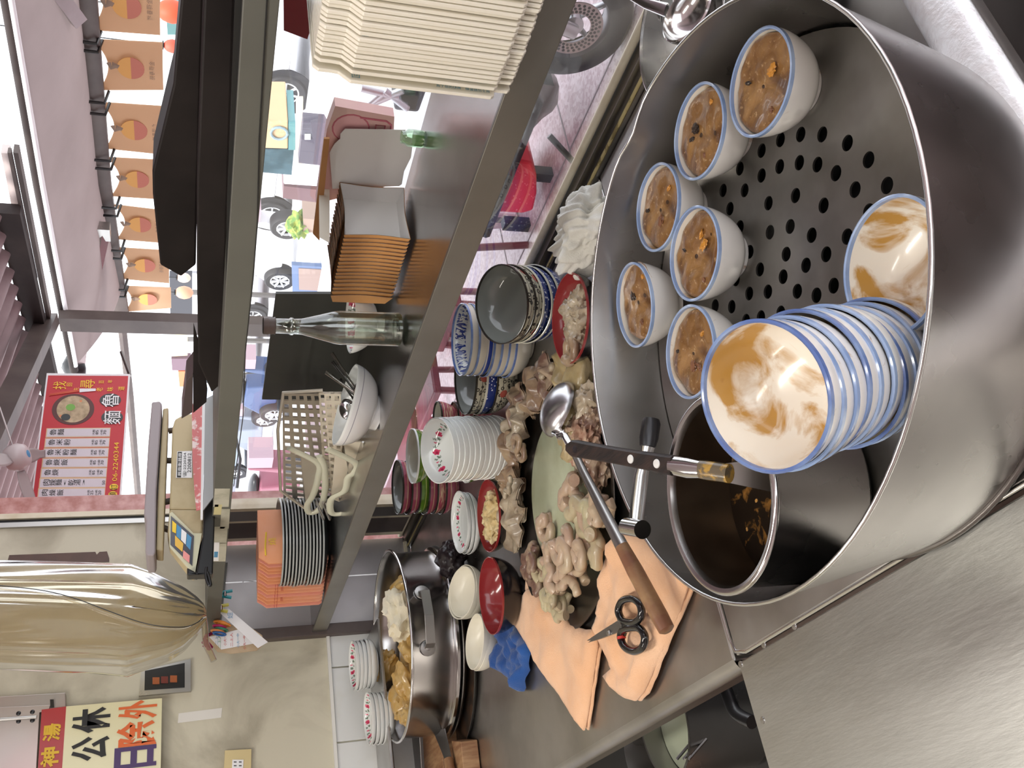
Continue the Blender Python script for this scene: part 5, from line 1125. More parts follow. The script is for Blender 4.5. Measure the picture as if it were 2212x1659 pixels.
def cur(u,v):
    k=v*(len(keys)-1); i=min(int(k),len(keys)-2); f=k-i; x,ya_,yb_=[keys[i][j]+(keys[i+1][j]-keys[i][j])*f for j in range(3)]
    a=at(x,ya_,X=XC); b=at(x,yb_,X=XC); cy=(a.y+b.y)/2; r=(a.y-b.y)/2; th_=2*math.pi*u
    fold_=1+.16*math.sin(th_*7+3.5*v+noise.noise(V((th_*1.2,v*2.2,0)))*5)*(.3+v*.7)+.05*math.sin(th_*17-4*v+noise.noise(V((th_*2,v*4,3)))*4)+.10*noise.noise(V((math.cos(th_)*2,math.sin(th_)*2,v*4)))
    ru=r*fold_; return (XC+.62*ru*math.cos(th_),cy+r*math.sin(th_)*(1+.05*math.sin(th_*7+3.5*v)*v),a.z)
cm_=M().grid(cur,150,46,closed=True)
cu_=thing('vinyl_curtain','rolled-up clear tan vinyl curtain hanging before the end wall','curtain',at(440,1325,X=XC))
mk('vinyl_sheet',cm_,CUR,cu_,smooth=180)
mk('inner_roll',M().grid(lambda u,v:(V(cur((u*.93+.2)%1,v*.93))-V((XC,at(0,1325+10*v,X=XC).y,0))).to_3d()*1 if False else (lambda p,q:(XC+(p.x-XC)*.62,q+(p.y-q)*.66,p.z))(V(cur((u+.13)%1,v*.95)),V(cur(0,v)).y),90,30,closed=True),CUR,cu_,smooth=180)
seam=smooth_path([at(*p,X=XC+.098) for p in ((-30,1262),(0,1265),(90,1275),(160,1292),(230,1318),(300,1343),(350,1353),(400,1354),(425,1345),(438,1335))],6)
mk('stitched_seam',M().tube(seam,.0012,5),BLACK,cu_)
mk('welded_edge',M().tube([p+V((-.002,-.006,.006)) for p in seam],.0028,6,flat=.4),CUR,cu_)
mk('tail_knot',M().tube(smooth_path([at(*p,X=XC) for p in ((440,1335),(443,1360),(445,1390),(455,1412),(462,1428))],5),[.02]*6+[.012]*6+[.006]*20 and .008,8),CUR,cu_)
# box with hinge
xb=XW+.02
eb=thing('steel_wall_box','dull steel wall box with hinged door above the cream sign','cabinet',at(60,1600,X=XW))
mk('box_body',M().prism([at(*p,X=XW+.001) for p in ((-25,1510),(143,1500),(144,1532),(88,1537),(78,1720),(-25,1720))],(.02,0,0)),mat('dull_box_steel',(.40,.37,.34),.45,.6,col2=(.45,.34,.30),sc=3),eb,smooth=0,bevel=.002)
mk('box_door',M().prism([at(*p,X=xb+.001) for p in ((-25,1530),(110,1524),(106,1534),(86,1540),(76,1720),(-25,1720))],(.006,0,0)),mat('box_door_steel',(.46,.42,.40),.35,.7,col2=(.5,.38,.36),sc=2),eb,smooth=0,bevel=.001)
mk('door_hinge',M().tube([at(-20,1556,X=xb+.010),at(79,1549,X=xb+.010)],.005,10),STEEL,eb)
for p in ((40,1541),(70,1538),(40,1558),(70,1556)): mk('hinge_screw',M().lathe([(.006,0),(0,.002)],12,T=Matrix.Translation(at(*p,X=xb+.0075))@qz((1,0,0)).to_matrix().to_4x4()),BLACK,eb)
mk('door_slot',M().prism([at(*p,X=xb+.0075) for p in ((108,1511),(116,1511),(117,1528),(109,1529))],(.001,0,0)),BLACK,eb,smooth=0)
# signs
def sq(px,X,m,par,name,th=.001,label=None): return mk(name,M().prism([at(*p,X=X) for p in px],(-th,0,0)),m,par,smooth=0,label=label)
XS_=XW+.03
sg=thing('closing_day_sign','hand-painted cream and red sign with large characters on the end wall','sign',at(345,1600,X=XS_))
sq(((143,1526),(350,1508),(346,1720),(130,1720)),XS_,mat('cream_sign_board',(.74,.70,.44),.35,coat=.3),sg,'cream_board',.004)
sq(((90,1533),(143,1526),(130,1720),(78,1720)),XS_+.0005,mat('red_sign_band',(.42,.03,.035),.4,coat=.2),sg,'red_band',.004)
ORI=mat('orange_brush_paint',(.72,.14,.03),.5); PUR=mat('purple_brush_paint',(.07,.035,.13),.5); YB=mat('yellow_brush_paint',(.72,.45,.03),.5)
def ch(s,x0,x1,y0,y1,m,par,X): 
    return wtext(s,(x0+x1)/2,(y0+y1)/2,x1-x0,X,m,par,w=y1-y0,bold=.032)
XT=XS_+.0012
ch('休',156,238,1529,1583,LETBLK,sg,XT); ch('公',154,236,1591,1643,LETBLK,sg,XT); ch('外',256,340,1513,1553,ORI,sg,XT); ch('除',252,339,1558,1611,ORI,sg,XT); ch('日',247,338,1612,1658,PUR,sg,XT)
ch('湯',93,131,1563,1601,YB,sg,XT+.001); ch('神',88,127,1614,1657,YB,sg,XT+.001)
# switch and socket
sw_=thing('switch_plate','steel framed black switch plate with three amber buttons','switch',at(412,1460,X=XW+.005))
sq(((305,1449),(412,1423),(412,1493),(300,1503)),XW+.012,STEEL,sw_,'steel_frame',.012)
sq(((313,1449),(399,1432),(399,1485),(312,1491)),XW+.014,BLACK,sw_,'black_face',.003)
AMB=mat('amber_button',(.36,.10,.03),.3)
for (x,y) in ((337,1470),(355.5,1468),(375,1466)): sq(((x-7.5,y-7),(x+7.5,y-7),(x+7.5,y+7.5),(x-7.5,y+7.5)),XW+.018,AMB if x!=355.5 else mat('dark_red_button',(.17,.03,.02),.3),sw_,'push_button',.005)
ou=thing('wall_socket','yellowed plastic wall socket above the tiles','socket',at(542,1645,X=XW+.005))
sq(((486,1621),(543,1618),(542,1690),(482,1690)),XW+.012,mat('yellowed_socket_plastic',(.62,.50,.24),.35),ou,'cover_plate',.011)
sq(((502,1641),(526,1641),(525,1662),(501,1662)),XW+.014,WHT,ou,'socket_face',.003)
for y in (1646,1654): 
    for x in (508,519): sq(((x-3,y-1),(x+3,y-1),(x+3,y+1),(x-3,y+1)),XW+.0152,BLACK,ou,'pin_slot',.001)
solo('brown_tape_strip','torn brown tape strip with faint writing above the curtain','tape',M().prism([at(*p,X=XW+.0012) for p in ((20,1199),(206,1192),(209,1198),(215,1192),(231,1191),(236,1206),(236,1214),(10,1219),(12,1213),(16,1213))],(-.001,0,0)),mat('brown_packing_tape',(.105,.055,.04),.5,col2=(.07,.04,.03),sc=12),smooth=0)
solo('paper_patch','pale rectangle of paper tape between sign and socket','tape',M().prism([at(*p,X=XW+.0012) for p in ((386,1541),(480,1529),(478,1550),(384,1562))],(-.001,0,0)),mat('pale_tape',(.74,.72,.66),.6),smooth=0)
# notes and pegs
XN=-2.62
nb=thing('note_card','cardboard with handwritten coloured note pinned by the shelf post','note',at(560,1380,X=XN))
sq(((446,1378),(520,1340),(566,1372),(572,1390),(555,1405),(500,1412),(470,1408)),XN-.004,mat('torn_cardboard',(.55,.42,.28),.8,col2=(.45,.33,.2),sc=20),nb,'cardboard',.003)
sq(((452,1376),(533,1355),(560,1388),(478,1403)),XN,WHT,nb,'paper_sheet',.001)
for k,(m_,x) in enumerate(((LETBLU,468),(LETRED,486),(LETRED,500),(LETBLU,514),(mat('green_ink',(.08,.3,.1),.6),474),(LETRED,528))): wtext('小大一中' if k%2 else '二上人',x,1378+k*2,6,XN+.0008,m_,nb,name='handwriting',w=30)
nn_=thing('paper_strip','long white paper slip with blue writing held by a yellow peg','note',at(575,1390,X=-2.58))
sq(((471,1320),(486,1308),(579,1387),(557,1400)),-2.58,WHT,nn_,'paper_slip',.0008); wtext('女回',497,1330,12,-2.579,LETBLU,nn_,name='handwriting',w=12)
def peg(px,colm,lab,X=-2.575,tilt=0):
    t=thing('clothes_peg',lab,'peg',at(*px,X=X)); x,y=px
    mk('peg_arm',M().tube([at(x-12,y-1,X=X),at(x,y-4,X=X),at(x+18,y-7,X=X)],.0045,8,flat=.5),colm,t); mk('peg_arm',M().tube([at(x-12,y+1,X=X),at(x,y+5,X=X),at(x+16,y+8,X=X)],.0045,8,flat=.5),colm,t); mk('peg_spring',M().tube([at(x+2,y-5,X=X+.004),at(x+2,y+5,X=X+.004)],.004,8),CHROME,t)
peg((484,1283),mat('teal_plastic',(.0,.30,.34),.3),'teal plastic peg clipped on the post edge above the paper slip')
peg((476,1313),mat('yellow_green_plastic',(.55,.50,.05),.3),'yellow peg holding the white paper slip')
hb=thing('hair_ties','bundle of coloured hair ties hanging on the note board','hair ties',at(480,1358,X=XN+.03))
for k,(c_,x,y) in enumerate((((.75,.25,.03),476,1345),((.8,.3,.05),484,1349),((.5,.02,.15),474,1354),((.05,.25,.15),478,1360),((.75,.3,.1),470,1364),((.03,.12,.35),474,1369))):
    c=at(x,y,X=XN+.03); mk('elastic_ring',M().tube([c+V((.012*math.cos(a*.524),.004*math.sin(a*.524)*1.0,.016*math.sin(a*.524))) for a in range(12)],.003,6,closed=True),mat('elastic_%d'%k,c_,.5),hb)
solo('magenta_cloth_scrap','small magenta cloth scrap behind the note card','cloth',M().blob(at(452,1384,X=XN-.02),(.006,.022,.018),3,.4,2),mat('magenta_cloth',(.25,.01,.07),.8))
# ================= OUTSIDE: ARCADE =================
CORR=mat('corrugated_sheet',(.34,.26,.26),.45,.3,col2=(.24,.18,.18),sc=3,world=True)
rY,rZ=3.05,1.5
def corr(u,v):
    X=-9+9.5*u; Y=1.2+(rY-1.2)*v; return (X,Y,rZ+.30*(1-v)+.022*math.sin(X*2*math.pi/.13))
cr=M().grid(corr,900,3); k=len(cr.v); cr.grid(lambda u,v:V(corr(1-u,v))+V((0,0,.004)),900,3)
struct('ceiling_arcade',cr,CORR,smooth=60)
DKB=mat('dark_brown_beam',(.028,.02,.019),.6,spec=.2,world=True,col2=(.045,.033,.03),sc=5)
def linebox(p0,p1,Y,wx,th,m,name,label,cat,parent=None,ext=0,world=True):
    """bar along the street at distance Y through two photo points (its lower edge), wx = height in px"""
    a=at(*p0,Y=Y); b=at(*p1,Y=Y); h=wx*dep((a+b)/2)/F
    return M().hexa([a,b,b-V((0,0,h)),a-V((0,0,h))],(0,th,0))
struct('trim_3',linebox((-10,460),(105,915),rY,40,.06,DKB,'','',''),DKB,smooth=0)
solo('roof_purlin','thin brown purlin below the corrugated roof','beam',linebox((28,330),(100,690),3.12,9,.05,0,'','',''),BROWNMET,smooth=0)
t=thing('tube_lamp','pale batten lamp housing under the arcade roof','lamp',at(30,470,Y=3.11))
mk('lamp_housing',linebox((2,330),(58,612),3.11,14,.05,0,'','',''),mat('pale_housing',(.55,.47,.45),.4),t,smooth=0)
mk('lamp_end',linebox((60,616),(82,712),3.11,16,.04,0,'','',''),BLACK,t,smooth=0)
mk('lamp_base',linebox((16,330),(74,608),3.10,6,.03,0,'','',''),BROWNMET,t,smooth=0)
# awning: roller tube, arms, fabric, front bar
aw=thing('awning','greyish pink fabric awning on folding arms over the arcade edge','awning',(-4,3.3,1.3))
FAB=mat('mauve_awning_fabric',(.40,.325,.325),.8,col2=(.30,.235,.235),sc=1.6,thr=(.35,.7),bump=.1,bsc=14,world=True)
b0=m0=t_=b_=None
Fm,ft,fb_=nt('awning_fabric'); g_=G(Fm.node_tree); 
c_=g_.ramp(g_.noise(g_.pos(),1.5,5),.3,.7,(.30,.245,.24),(.23,.185,.18)); ft.links.new(c_,fb_.inputs['Base Color']); fb_.inputs['Roughness'].default_value=.85
trl=ft.nodes.new('ShaderNodeBsdfTranslucent'); ft.links.new(c_,trl.inputs[0]); mxs=ft.nodes.new('ShaderNodeMixShader'); mxs.inputs[0].default_value=.25; ft.links.new(fb_.outputs[0],mxs.inputs[1]); ft.links.new(trl.outputs[0],mxs.inputs[2]); ft.links.new(mxs.outputs[0],ft.nodes['Material Output'].inputs[0]); g_.bump(g_.noise(g_.mapp(g_.pos(),(1,.3,.3)),6,4),.35,fb_,.02)
inn=[(14,-40),(92,400),(163,790)]; outr=[(168,-40),(216,400),(262,628)]
def awf(u,v):
    k=u*2; i=min(int(k),1); f=k-i
    a=at(inn[i][0]+(inn[i+1][0]-inn[i][0])*f,inn[i][1]+(inn[i+1][1]-inn[i][1])*f,Y=3.3); b=at(outr[i][0]+(outr[i+1][0]-outr[i][0])*f,outr[i][1]+(outr[i+1][1]-outr[i][1])*f,Y=3.9)
    p=a.lerp(b,v); p.z-=.05*math.sin(v*math.pi)*(.6+.4*math.sin(u*9)); return p
mk('fabric',M().grid(awf,40,12),Fm,aw)
mk('roller_tube',M().tube([at(8,-40,Y=3.28),at(83,400,Y=3.28),at(160,800,Y=3.28)],.024,12),DKB,aw)
mk('white_front_tube',M().tube([at(16,-40,Y=3.27),at(91,400,Y=3.27),at(163,790,Y=3.27)],.014,10),WHT,aw,label='white tube edge')
mk('folding_arm',M().tube([at(222,505,Y=3.75),at(181,690,Y=3.5),at(168,800,Y=3.4)],.035,4,flat=1.1),STEEL,aw); mk('arm_joint',M().box(at(222,500,Y=3.75)-V((.05,.03,.04)),at(222,500,Y=3.75)+V((.05,.03,.04))),STEEL,aw,smooth=0)
mk('folding_arm',M().tube([at(112,-30,Y=3.6),at(166,42,Y=3.7)],.045,4),STEEL,aw)
mk('motor_box',M().blob(at(160,795,Y=3.4),(.09,.08,.07),2,.3,2),BLACK,aw)
solo('banner_bar','dark brown bar that carries the row of tan banners','bar',M().tube([at(180,-40,Y=3.92),at(193,110,Y=3.92),at(219,400,Y=3.92),at(262,690,Y=3.92)],[.048,.046,.046,.046],6,flat=1.3),BROWNMET)
solo('banner_bar','thin brown bar continuing past the arcade pole','bar',M().tube([at(262,690,Y=3.92),at(281,860,Y=3.92),at(300,1090,Y=3.92)],.03,6),BROWNMET)
solo('arcade_pole','brown steel pole of the arcade beside the last banner','pole',M().box((at(130,716,Y=3.2).x,3.2,-.85),(at(130,688,Y=3.2).x,3.26,at(128,700,Y=3.2).z)),BROWNMET,smooth=0)
bmx=M(); a0=at(128,700,Y=3.2); a1=at(-5,1010,Y=1.8); bmx.hexa([a0,a1,a1+V((.10,0,.0)),a0+V((.10,0,0))],(0,0,.09)); solo('arcade_rafter','wide brown rafter sloping down to the arcade pole','beam',bmx,BROWNMET,smooth=0)
# banners
TAN=bpy.data.materials.new('tan_banner_cloth'); TAN.use_nodes=True; t=TAN.node_tree; b=t.nodes['Principled BSDF']; b.inputs['Base Color'].default_value=(.60,.43,.29,1); b.inputs['Roughness'].default_value=.9
tl=t.nodes.new('ShaderNodeBsdfTranslucent'); tl.inputs[0].default_value=(.66,.46,.31,1); mx=t.nodes.new('ShaderNodeMixShader'); mx.inputs[0].default_value=.45; t.links.new(b.outputs[0],mx.inputs[1]); t.links.new(tl.outputs[0],mx.inputs[2]); t.links.new(mx.outputs[0],t.nodes['Material Output'].inputs[0])
PR_=mat('faded_red_print',(.50,.17,.12),.8); PO_=mat('faded_orange_print',(.66,.34,.10),.8); PB_=mat('faded_brown_print',(.26,.18,.13),.8)
bann=[((193,-62),(346,-45),(346,79),(196,65)),((199,84),(351,95),(353,199),(214,195)),((216,220),(352,233),(352,336),(227,321)),((229,339),(353,346),(353,429),(240,424)),((243,441),(353,451),(353,521),(252,517)),((252,534),(364,537),(366,610),(259,602)),((260,617),(369,620),(370,667),(268,674))]
ordb=['banner nearest the frame edge','second tan banner from the frame edge','third tan banner from the frame edge','middle tan banner of the row','fifth tan banner from the frame edge','tan banner next to last before the arcade pole','smallest-looking tan banner beside the arcade pole']
for i,(a,b2,c,d) in enumerate(bann):
    Pq=[at(*p,Y=3.95) for p in (a,b2,c,d)]
    t=thing('cloth_banner','tan cloth '+ordb[i] if i==0 else ordb[i],'banner',(Pq[0]+Pq[3])/2,group='tan cloth banners on the bar')
    def bf(u,v,o=0):
        top=Pq[0].lerp(Pq[3],u); bot=Pq[1].lerp(Pq[2],u); p=top.lerp(bot,v); sag=math.sin(u*math.pi)*(1-v)**2*.055
        return p-V((0,0,sag))+V((0,o+.015*math.sin(u*7+i)*v+.012*math.sin(u*math.pi)*(1-v),0))
    m=M().grid(bf,16,14); m.grid(lambda u,v:bf(1-u,v,.002),16,14); mk('banner_cloth',m,TAN,t)
    ctr=Pq[0].lerp(Pq[3],.5).lerp(Pq[1].lerp(Pq[2],.5),.52); wv=(Pq[3]-Pq[0]).length; r=wv*.20; xd=(Pq[3]-Pq[0]).normalized(); xd=V((-1,0,0)) if xd.x<0 else V((1,0,0))
    yo=-.010
    cc_=lambda k0,k1:[ctr+V((r*1.05*math.cos(a_*math.pi/12),yo,r*math.sin(a_*math.pi/12))) for a_ in range(k0,k1)]
    mk('printed_pot',M().prism(cc_(12,25),(0,.003,0)),PR_,t,smooth=0,label='printed red half disc'); mk('printed_rice',M().prism(cc_(0,13),(0,.003,0)),PO_,t,smooth=0,label='printed orange half disc')
    mk('printed_steam',M().tube([ctr+V((0,yo,r*.9)),ctr+V((.01,yo,r*1.2)),ctr+V((-.015,yo,r*1.45)),ctr+V((.02,yo,r*1.6))],[.012,.02,.008,.012],6,flat=.3,nrm=(0,1,0)),PB_,t)
    if i<6:
      for k_,chh in enumerate('金得春捲'):
        text(chh,ctr+V((((1.5-k_)*-.5)*r*.95*-1,yo,-r*1.55)),r*.40,(1,0,0),(0,0,1),PB_,t,name='banner_print',flip=True)
    for q_ in (Pq[0],Pq[3]): mk('tie_cord',M().tube([q_+V((0,-.09,.055)),q_+V((0,-.09,-.03)),q_+V((0,0,-.045))],.008,6),BLACK,t)
# menu board
XM=-3.55
mb=thing('menu_board','red menu board with prices and phone number hanging beyond the wall','sign',at(265,940,X=XM))
MRED=mat('menu_red',(.52,.02,.03),.45)
def mq(px,m,name,th=.001,dx=0,label=None): return mk(name,M().prism([at(*p,X=XM+dx) for p in px],(-th,0,0)),m,mb,smooth=0,label=label)
mq(((101,806),(281,808),(261,1084),(66,1088)),WHT,'white_border',.006); mq(((104,811),(277,812),(257,1084),(69,1088)),MRED,'red_panel',.006,.001)
Z0=(0,780); k_=1/4.424
def zc(x,y): return (x*k_,780+y*k_)
YEL=LETYEL
for (s,x,y,h) in (('找',570,232,125),('回',665,225,52),('失',728,270,52),('尋',838,218,135),('百',970,200,48),('年',1052,195,48),('老',950,272,62),('味',1052,268,62),('道',1158,262,62)):
    px,py=zc(x,y); wtext(s,px,py,h*k_,XM+.003,YEL,mb,w=h*k_*.62)
cx,cy=zc(700,460); cc0=at(cx,cy,X=XM+.002); rr_=abs(at(cx-46,cy,X=XM).z-at(cx,cy,X=XM).z)
fm_,t_,b_=nt('printed_noodle_photo'); g_=G(t_); t_.links.new(g_.mix(g_.mth('LESS_THAN',g_.voro(g_.pos(),24),.16),g_.ramp(g_.noise(g_.pos(),40,6),.3,.7,(.30,.22,.12),(.62,.48,.30)),(.70,.25,.10)),b_.inputs['Base Color'])
def disc(c,ry,rz,m,nm,dx): mk(nm,M().prism([V((XM+dx,c.y+ry*math.cos(a*math.pi/18),c.z+rz*math.sin(a*math.pi/18))) for a in range(36)],(-.0008,0,0)),m,mb,smooth=0)
disc(cc0,rr_*.93,rr_,mat('printed_bowl_brown',(.10,.03,.025),.5),'printed_bowl',.0022); disc(cc0,rr_*.80,rr_*.78,fm_,'printed_noodles',.003)
g0=at(*zc(675,445),X=XM); disc(g0,rr_*.20,rr_*.22,mat('printed_greens',(.18,.42,.07),.5),'printed_herbs',.0036); g1_=at(*zc(628,540),X=XM); disc(g1_,rr_*.2,rr_*.22,BLACK,'printed_mushroom',.0036)
for a,b3 in (((470,328),(760,285)),((478,316),(760,275))): mq((zc(a[0],a[1]-5),zc(b3[0],b3[1]-6),zc(b3[0],b3[1]+5),zc(a[0],a[1]+3)),mat('chopstick_red',(.6,.08,.03),.5) if a[1]>320 else bpy.data.materials['chopstick_red'],'printed_chopstick',.0005,.004)
mq((zc(760,262),zc(915,262),zc(915,285),zc(760,298)),WHT,'printed_chopstick_end',.0005,.0042)
for (x,y,s) in ((1055,375,'魯'),(1072,540,'麵')):
    c=at(*zc(x,y),X=XM); disc(c,rr_*.40,rr_*.52,BLACK,'black_disc',.003); px,py=zc(x,y); wtext(s,px,py,165*k_,XM+.0045,LETWHT,mb,w=130*k_)
rows=['魯麵','魯米粉','魯米粉麵','魯焿飯','魯焿','肉燥麵(乾湯)','肉燥飯']
for i,rw_ in enumerate(rows):
    f=i/6; xl=455-80*f; xr=1050-50*f; yt=648+(1222-648)*f; hh_=72+8*f; sk=8+10*f
    mq((zc(xl-10,yt-6+sk*0),zc(xr+8,yt-12),zc(xr,yt+hh_+4),zc(xl-20,yt+hh_+12)),mat('menu_gold_frame',(.70,.50,.30),.5) if i==0 else bpy.data.materials['menu_gold_frame'],'menu_row_frame',.0005,.0018)
    mq((zc(xl,yt),zc(xr,yt-5),zc(xr-4,yt+hh_-4),zc(xl-10,yt+hh_+2)),mat('menu_row_paper',(.66,.62,.66),.6) if i==0 else bpy.data.materials['menu_row_paper'],'menu_row',.0005,.0024)
    for j,chh in enumerate(rw_):
        x=xl+52+j*(74 if len(rw_)<6 else 60); px,py=zc(x,yt+hh_*.45-2); wtext(chh,px,py,(62 if chh not in '()' else 18)*k_,XM+.0032,LETBLK,mb,w=58*k_)
    ps=(('大碗','85'),('小碗','70')) if i<5 else ((('','50'),) if i==5 else (('大碗','25'),('小碗','20')))
    for j,(s1,s2) in enumerate(ps):
        x=xr-155+j*75 if len(ps)>1 else xr-50
        if s1: px,py=zc(x,yt+hh_*.45); wtext(s1,px,py,24*k_,XM+.0032,LETBLK,mb,w=50*k_)
        px,py=zc(x+32,yt+hh_*.45); wtext(s2,px,py,28*k_,XM+.0032,LETBLK,mb,w=40*k_)
px,py=zc(1105,960); wtext('06-2240344',px,py,46*k_,XM+.003,YEL,mb,w=370*k_)
for x,y,s in ((1088,1205,'訂'),(1078,1275,'預')):
    c=at(*zc(x,y),X=XM); disc(c,rr_*.17,rr_*.2,YEL,'yellow_disc',.003); px,py=zc(x,y); wtext(s,px,py,62*k_,XM+.0045,LETBLK,mb,w=50*k_)
mk('hanging_strap',M().tube([at(281,812,X=XM-.02),at(262,760,X=XM-.02)],.008,6),DSTEEL,mb)
# fan
fc=at(36,988,X=-3.3); fn=thing('wall_fan','pink-grey wall fan hanging at the arcade corner','fan',fc)
fx=(CAM-fc).normalized(); TF=Matrix.Translation(fc)@qz((.35,.15,-.9)).to_matrix().to_4x4(); FG=mat('fan_plastic',(.55,.48,.48),.35)
mk('fan_hub',M().lathe([(0,-.03),(.040,-.03),(.050,-.01),(.048,.015),(.038,.035),(.02,.042),(0,.042)],36,T=TF),FG,fn); mk('hub_cap',M().lathe([(.014,.0425),(0,.045)],20,T=TF),LETBLU,fn)
for k in range(4):
    a=k*math.pi/2+.9; bl=M(); 
    def bf2(u,v,a=a): 
        r=.05+.20*u; w=.026*(math.sin(min(1,u*1.15+.15)*math.pi*.9)**.5)*(v-.5)*2; p=V((r*math.cos(a)-w*math.sin(a),r*math.sin(a)+w*math.cos(a),.0+.35*w)); return TF@p
    bl.grid(bf2,12,6); o=mk('fan_blade',bl,mat('fan_blade_grey',(.42,.38,.37),.35) if k==0 else bpy.data.materials['fan_blade_grey'],fn); o.modifiers.new('s','SOLIDIFY').thickness=.002
mk('fan_arm',M().tube([fc,fc+V((-.02,.02,.25))],.012,8),BROWNMET,fn)
# ================= OUTSIDE: BEHIND THE GLASS =================
def gd(px,z=-.85): p=at(*px,z=z); return p
def up_(p,px): # height of the vertical over ground point p that meets the photo column px (image x)
    d=V((p.x-CAM.x,p.y-CAM.y)); return p
def wall_poly(px,D,th,m,name,label,cat,par=None,mi=0,smooth=0):
    n=V((FWD.x,FWD.y,0)).normalized() if False else V((0,1,0))
    Y=D; return M().prism([at(*p,Y=Y) for p in px],(0,th,0))
RUB=mat('tyre_rubber',(.03,.03,.035),.6); ALU=mat('alloy_metal',(.55,.55,.57),.35,.8); DISCM=mat('brake_disc_steel',(.45,.38,.36),.3,1)
# motorcycle wheel
wg=gd((1348,62)); Yw=wg.y; wcn=at(1232,38,Y=Yw-.02); Rw=wcn.z-wg.z; print('WHEEL',Yw,Rw)
mo=thing('motorcycle','motorcycle front wheel with drilled brake disc parked outside the glass','motorcycle',(wcn.x,Yw,-.85))
Tw=Matrix.Translation(wcn)@Matrix.Rotation(math.pi/2,4,'X')@Matrix.Rotation(.0,4,'Z')
mk('tyre',M().lathe([(Rw*.60,-.05),(Rw*.72,-.062),(Rw*.93,-.05),(Rw,-.018),(Rw,.018),(Rw*.93,.05),(Rw*.72,.062),(Rw*.60,.05)],64,T=Tw,cap0=False,cap1=False),RUB,mo)
mk('wheel_rim',M().lathe([(Rw*.62,-.045),(Rw*.57,-.03),(Rw*.57,.03),(Rw*.62,.045)],64,T=Tw,cap0=False,cap1=False),mat('dark_rim',(.12,.11,.13),.4,.7),mo)
for k in range(5):
    a=k*1.2566+.3; p0=Tw@V((.03*math.cos(a),.03*math.sin(a),0)); p1=Tw@V((Rw*.68*math.cos(a),Rw*.68*math.sin(a),0)); mk('spoke',M().tube([p0,p1],[.025,.014],8,flat=.5),ALU,mo)
mk('hub',M().lathe([(0,-.05),(.04,-.05),(.04,.05),(0,.05)],24,T=Tw),ALU,mo)
TD=Matrix.Translation(wcn+V((0,-.06,0)))@Matrix.Rotation(math.pi/2,4,'X')
mk('brake_disc',M().lathe([(Rw*.27,-.002),(Rw*.47,-.002),(Rw*.47,.002),(Rw*.27,.002)],64,T=TD,cap0=False,cap1=False).lathe([(Rw*.27,.002),(Rw*.27,-.002)],64,T=TD,cap0=False,cap1=False),DISCM,mo)
dh=M()
for k in range(30):
    for j in range(3):
        a=k*math.pi/15+j*.07; r=Rw*(.305+.055*j); p=TD@V((r*math.cos(a),r*math.sin(a),.0028)); dh.prism([p+V((.006*math.cos(q),0,.006*math.sin(q))) for q in [i*1.047 for i in range(6)]],(0,.0015,0))
mk('disc_holes',dh,BLACK,mo,kind='stuff')
mk('fork_leg',M().tube([wcn+V((0,-.08,0)),wcn+V((.18,-.08,.7))],.028,12),ALU,mo); mk('caliper',M().box(wcn+V((-.02,-.10,.06)),wcn+V((.07,-.05,.16))),ALU,mo,bevel=.01); mk('blue_cover',M().prism([at(*p,Y=Yw-.1) for p in ((1200,55),(1222,72),(1205,84),(1195,80))],(0,.02,0)),mat('bright_blue_plastic',(.05,.25,.7),.4),mo,smooth=0)
mk('front_fender',M().grid(lambda u,v:Tw@V(((Rw+.03)*math.cos(1.0+2.2*u),(Rw+.03)*math.sin(1.0+2.2*u),-.06+.12*v)),24,4),BLACK,mo)
mk('engine_block',M().blob(wcn+V((-.48,.16,.02)),(.17,.14,.15),3,.3,2),DSTEEL,mo); mk('side_stand',M().tube([wcn+V((-.55,-.02,-.1)),V((wcn.x-.62,Yw-.12,-.845))],.014,8),BLACK,mo); mk('frame_tube',M().tube([wcn+V((.15,0,.55)),wcn+V((-.4,0,.0)),wcn+V((-1.2,0,.0))],.03,8),BLACK,mo)
# red plastic stool/box
rg=gd((1165,410)); Yr=rg.y-.1
rs=thing('red_crate','bright red plastic crate on the arcade floor behind the glass','crate',(rg.x,rg.y,-.85))
def yp(px,Y): return [at(*p,Y=Y) for p in px]
mk('crate_body',M().prism(yp(((1060,348),(1092,342),(1150,352),(1160,380),(1160,420),(1152,455),(1130,462),(1058,458)),Yr),(0,.30,0)),mat('bright_red_plastic',(.70,.02,.04),.35),rs,smooth=0,bevel=.012)
mk('crate_feet',M().box((rg.x-.22,Yr+.03,-.85),(rg.x-.17,Yr+.08,-.72)).box((rg.x+.12,Yr+.03,-.85),(rg.x+.17,Yr+.08,-.72)),RUB,rs,smooth=0)
pb=gd((1118,480)); pbx=thing('foam_box','pinkish white foam box standing next to the red crate','box',(pb.x,pb.y,-.85)); mk('box_body',M().prism(yp(((1058,462),(1118,466),(1116,493),(1060,497)),pb.y),(0,.22,0)),mat('pinkish_foam',(.75,.62,.66),.6),pbx,smooth=0,bevel=.01); mk('box_label',M().prism(yp(((1072,470),(1086,471),(1085,482),(1071,481)),pb.y-.002),(0,.001,0)),DSTEEL,pbx,smooth=0)
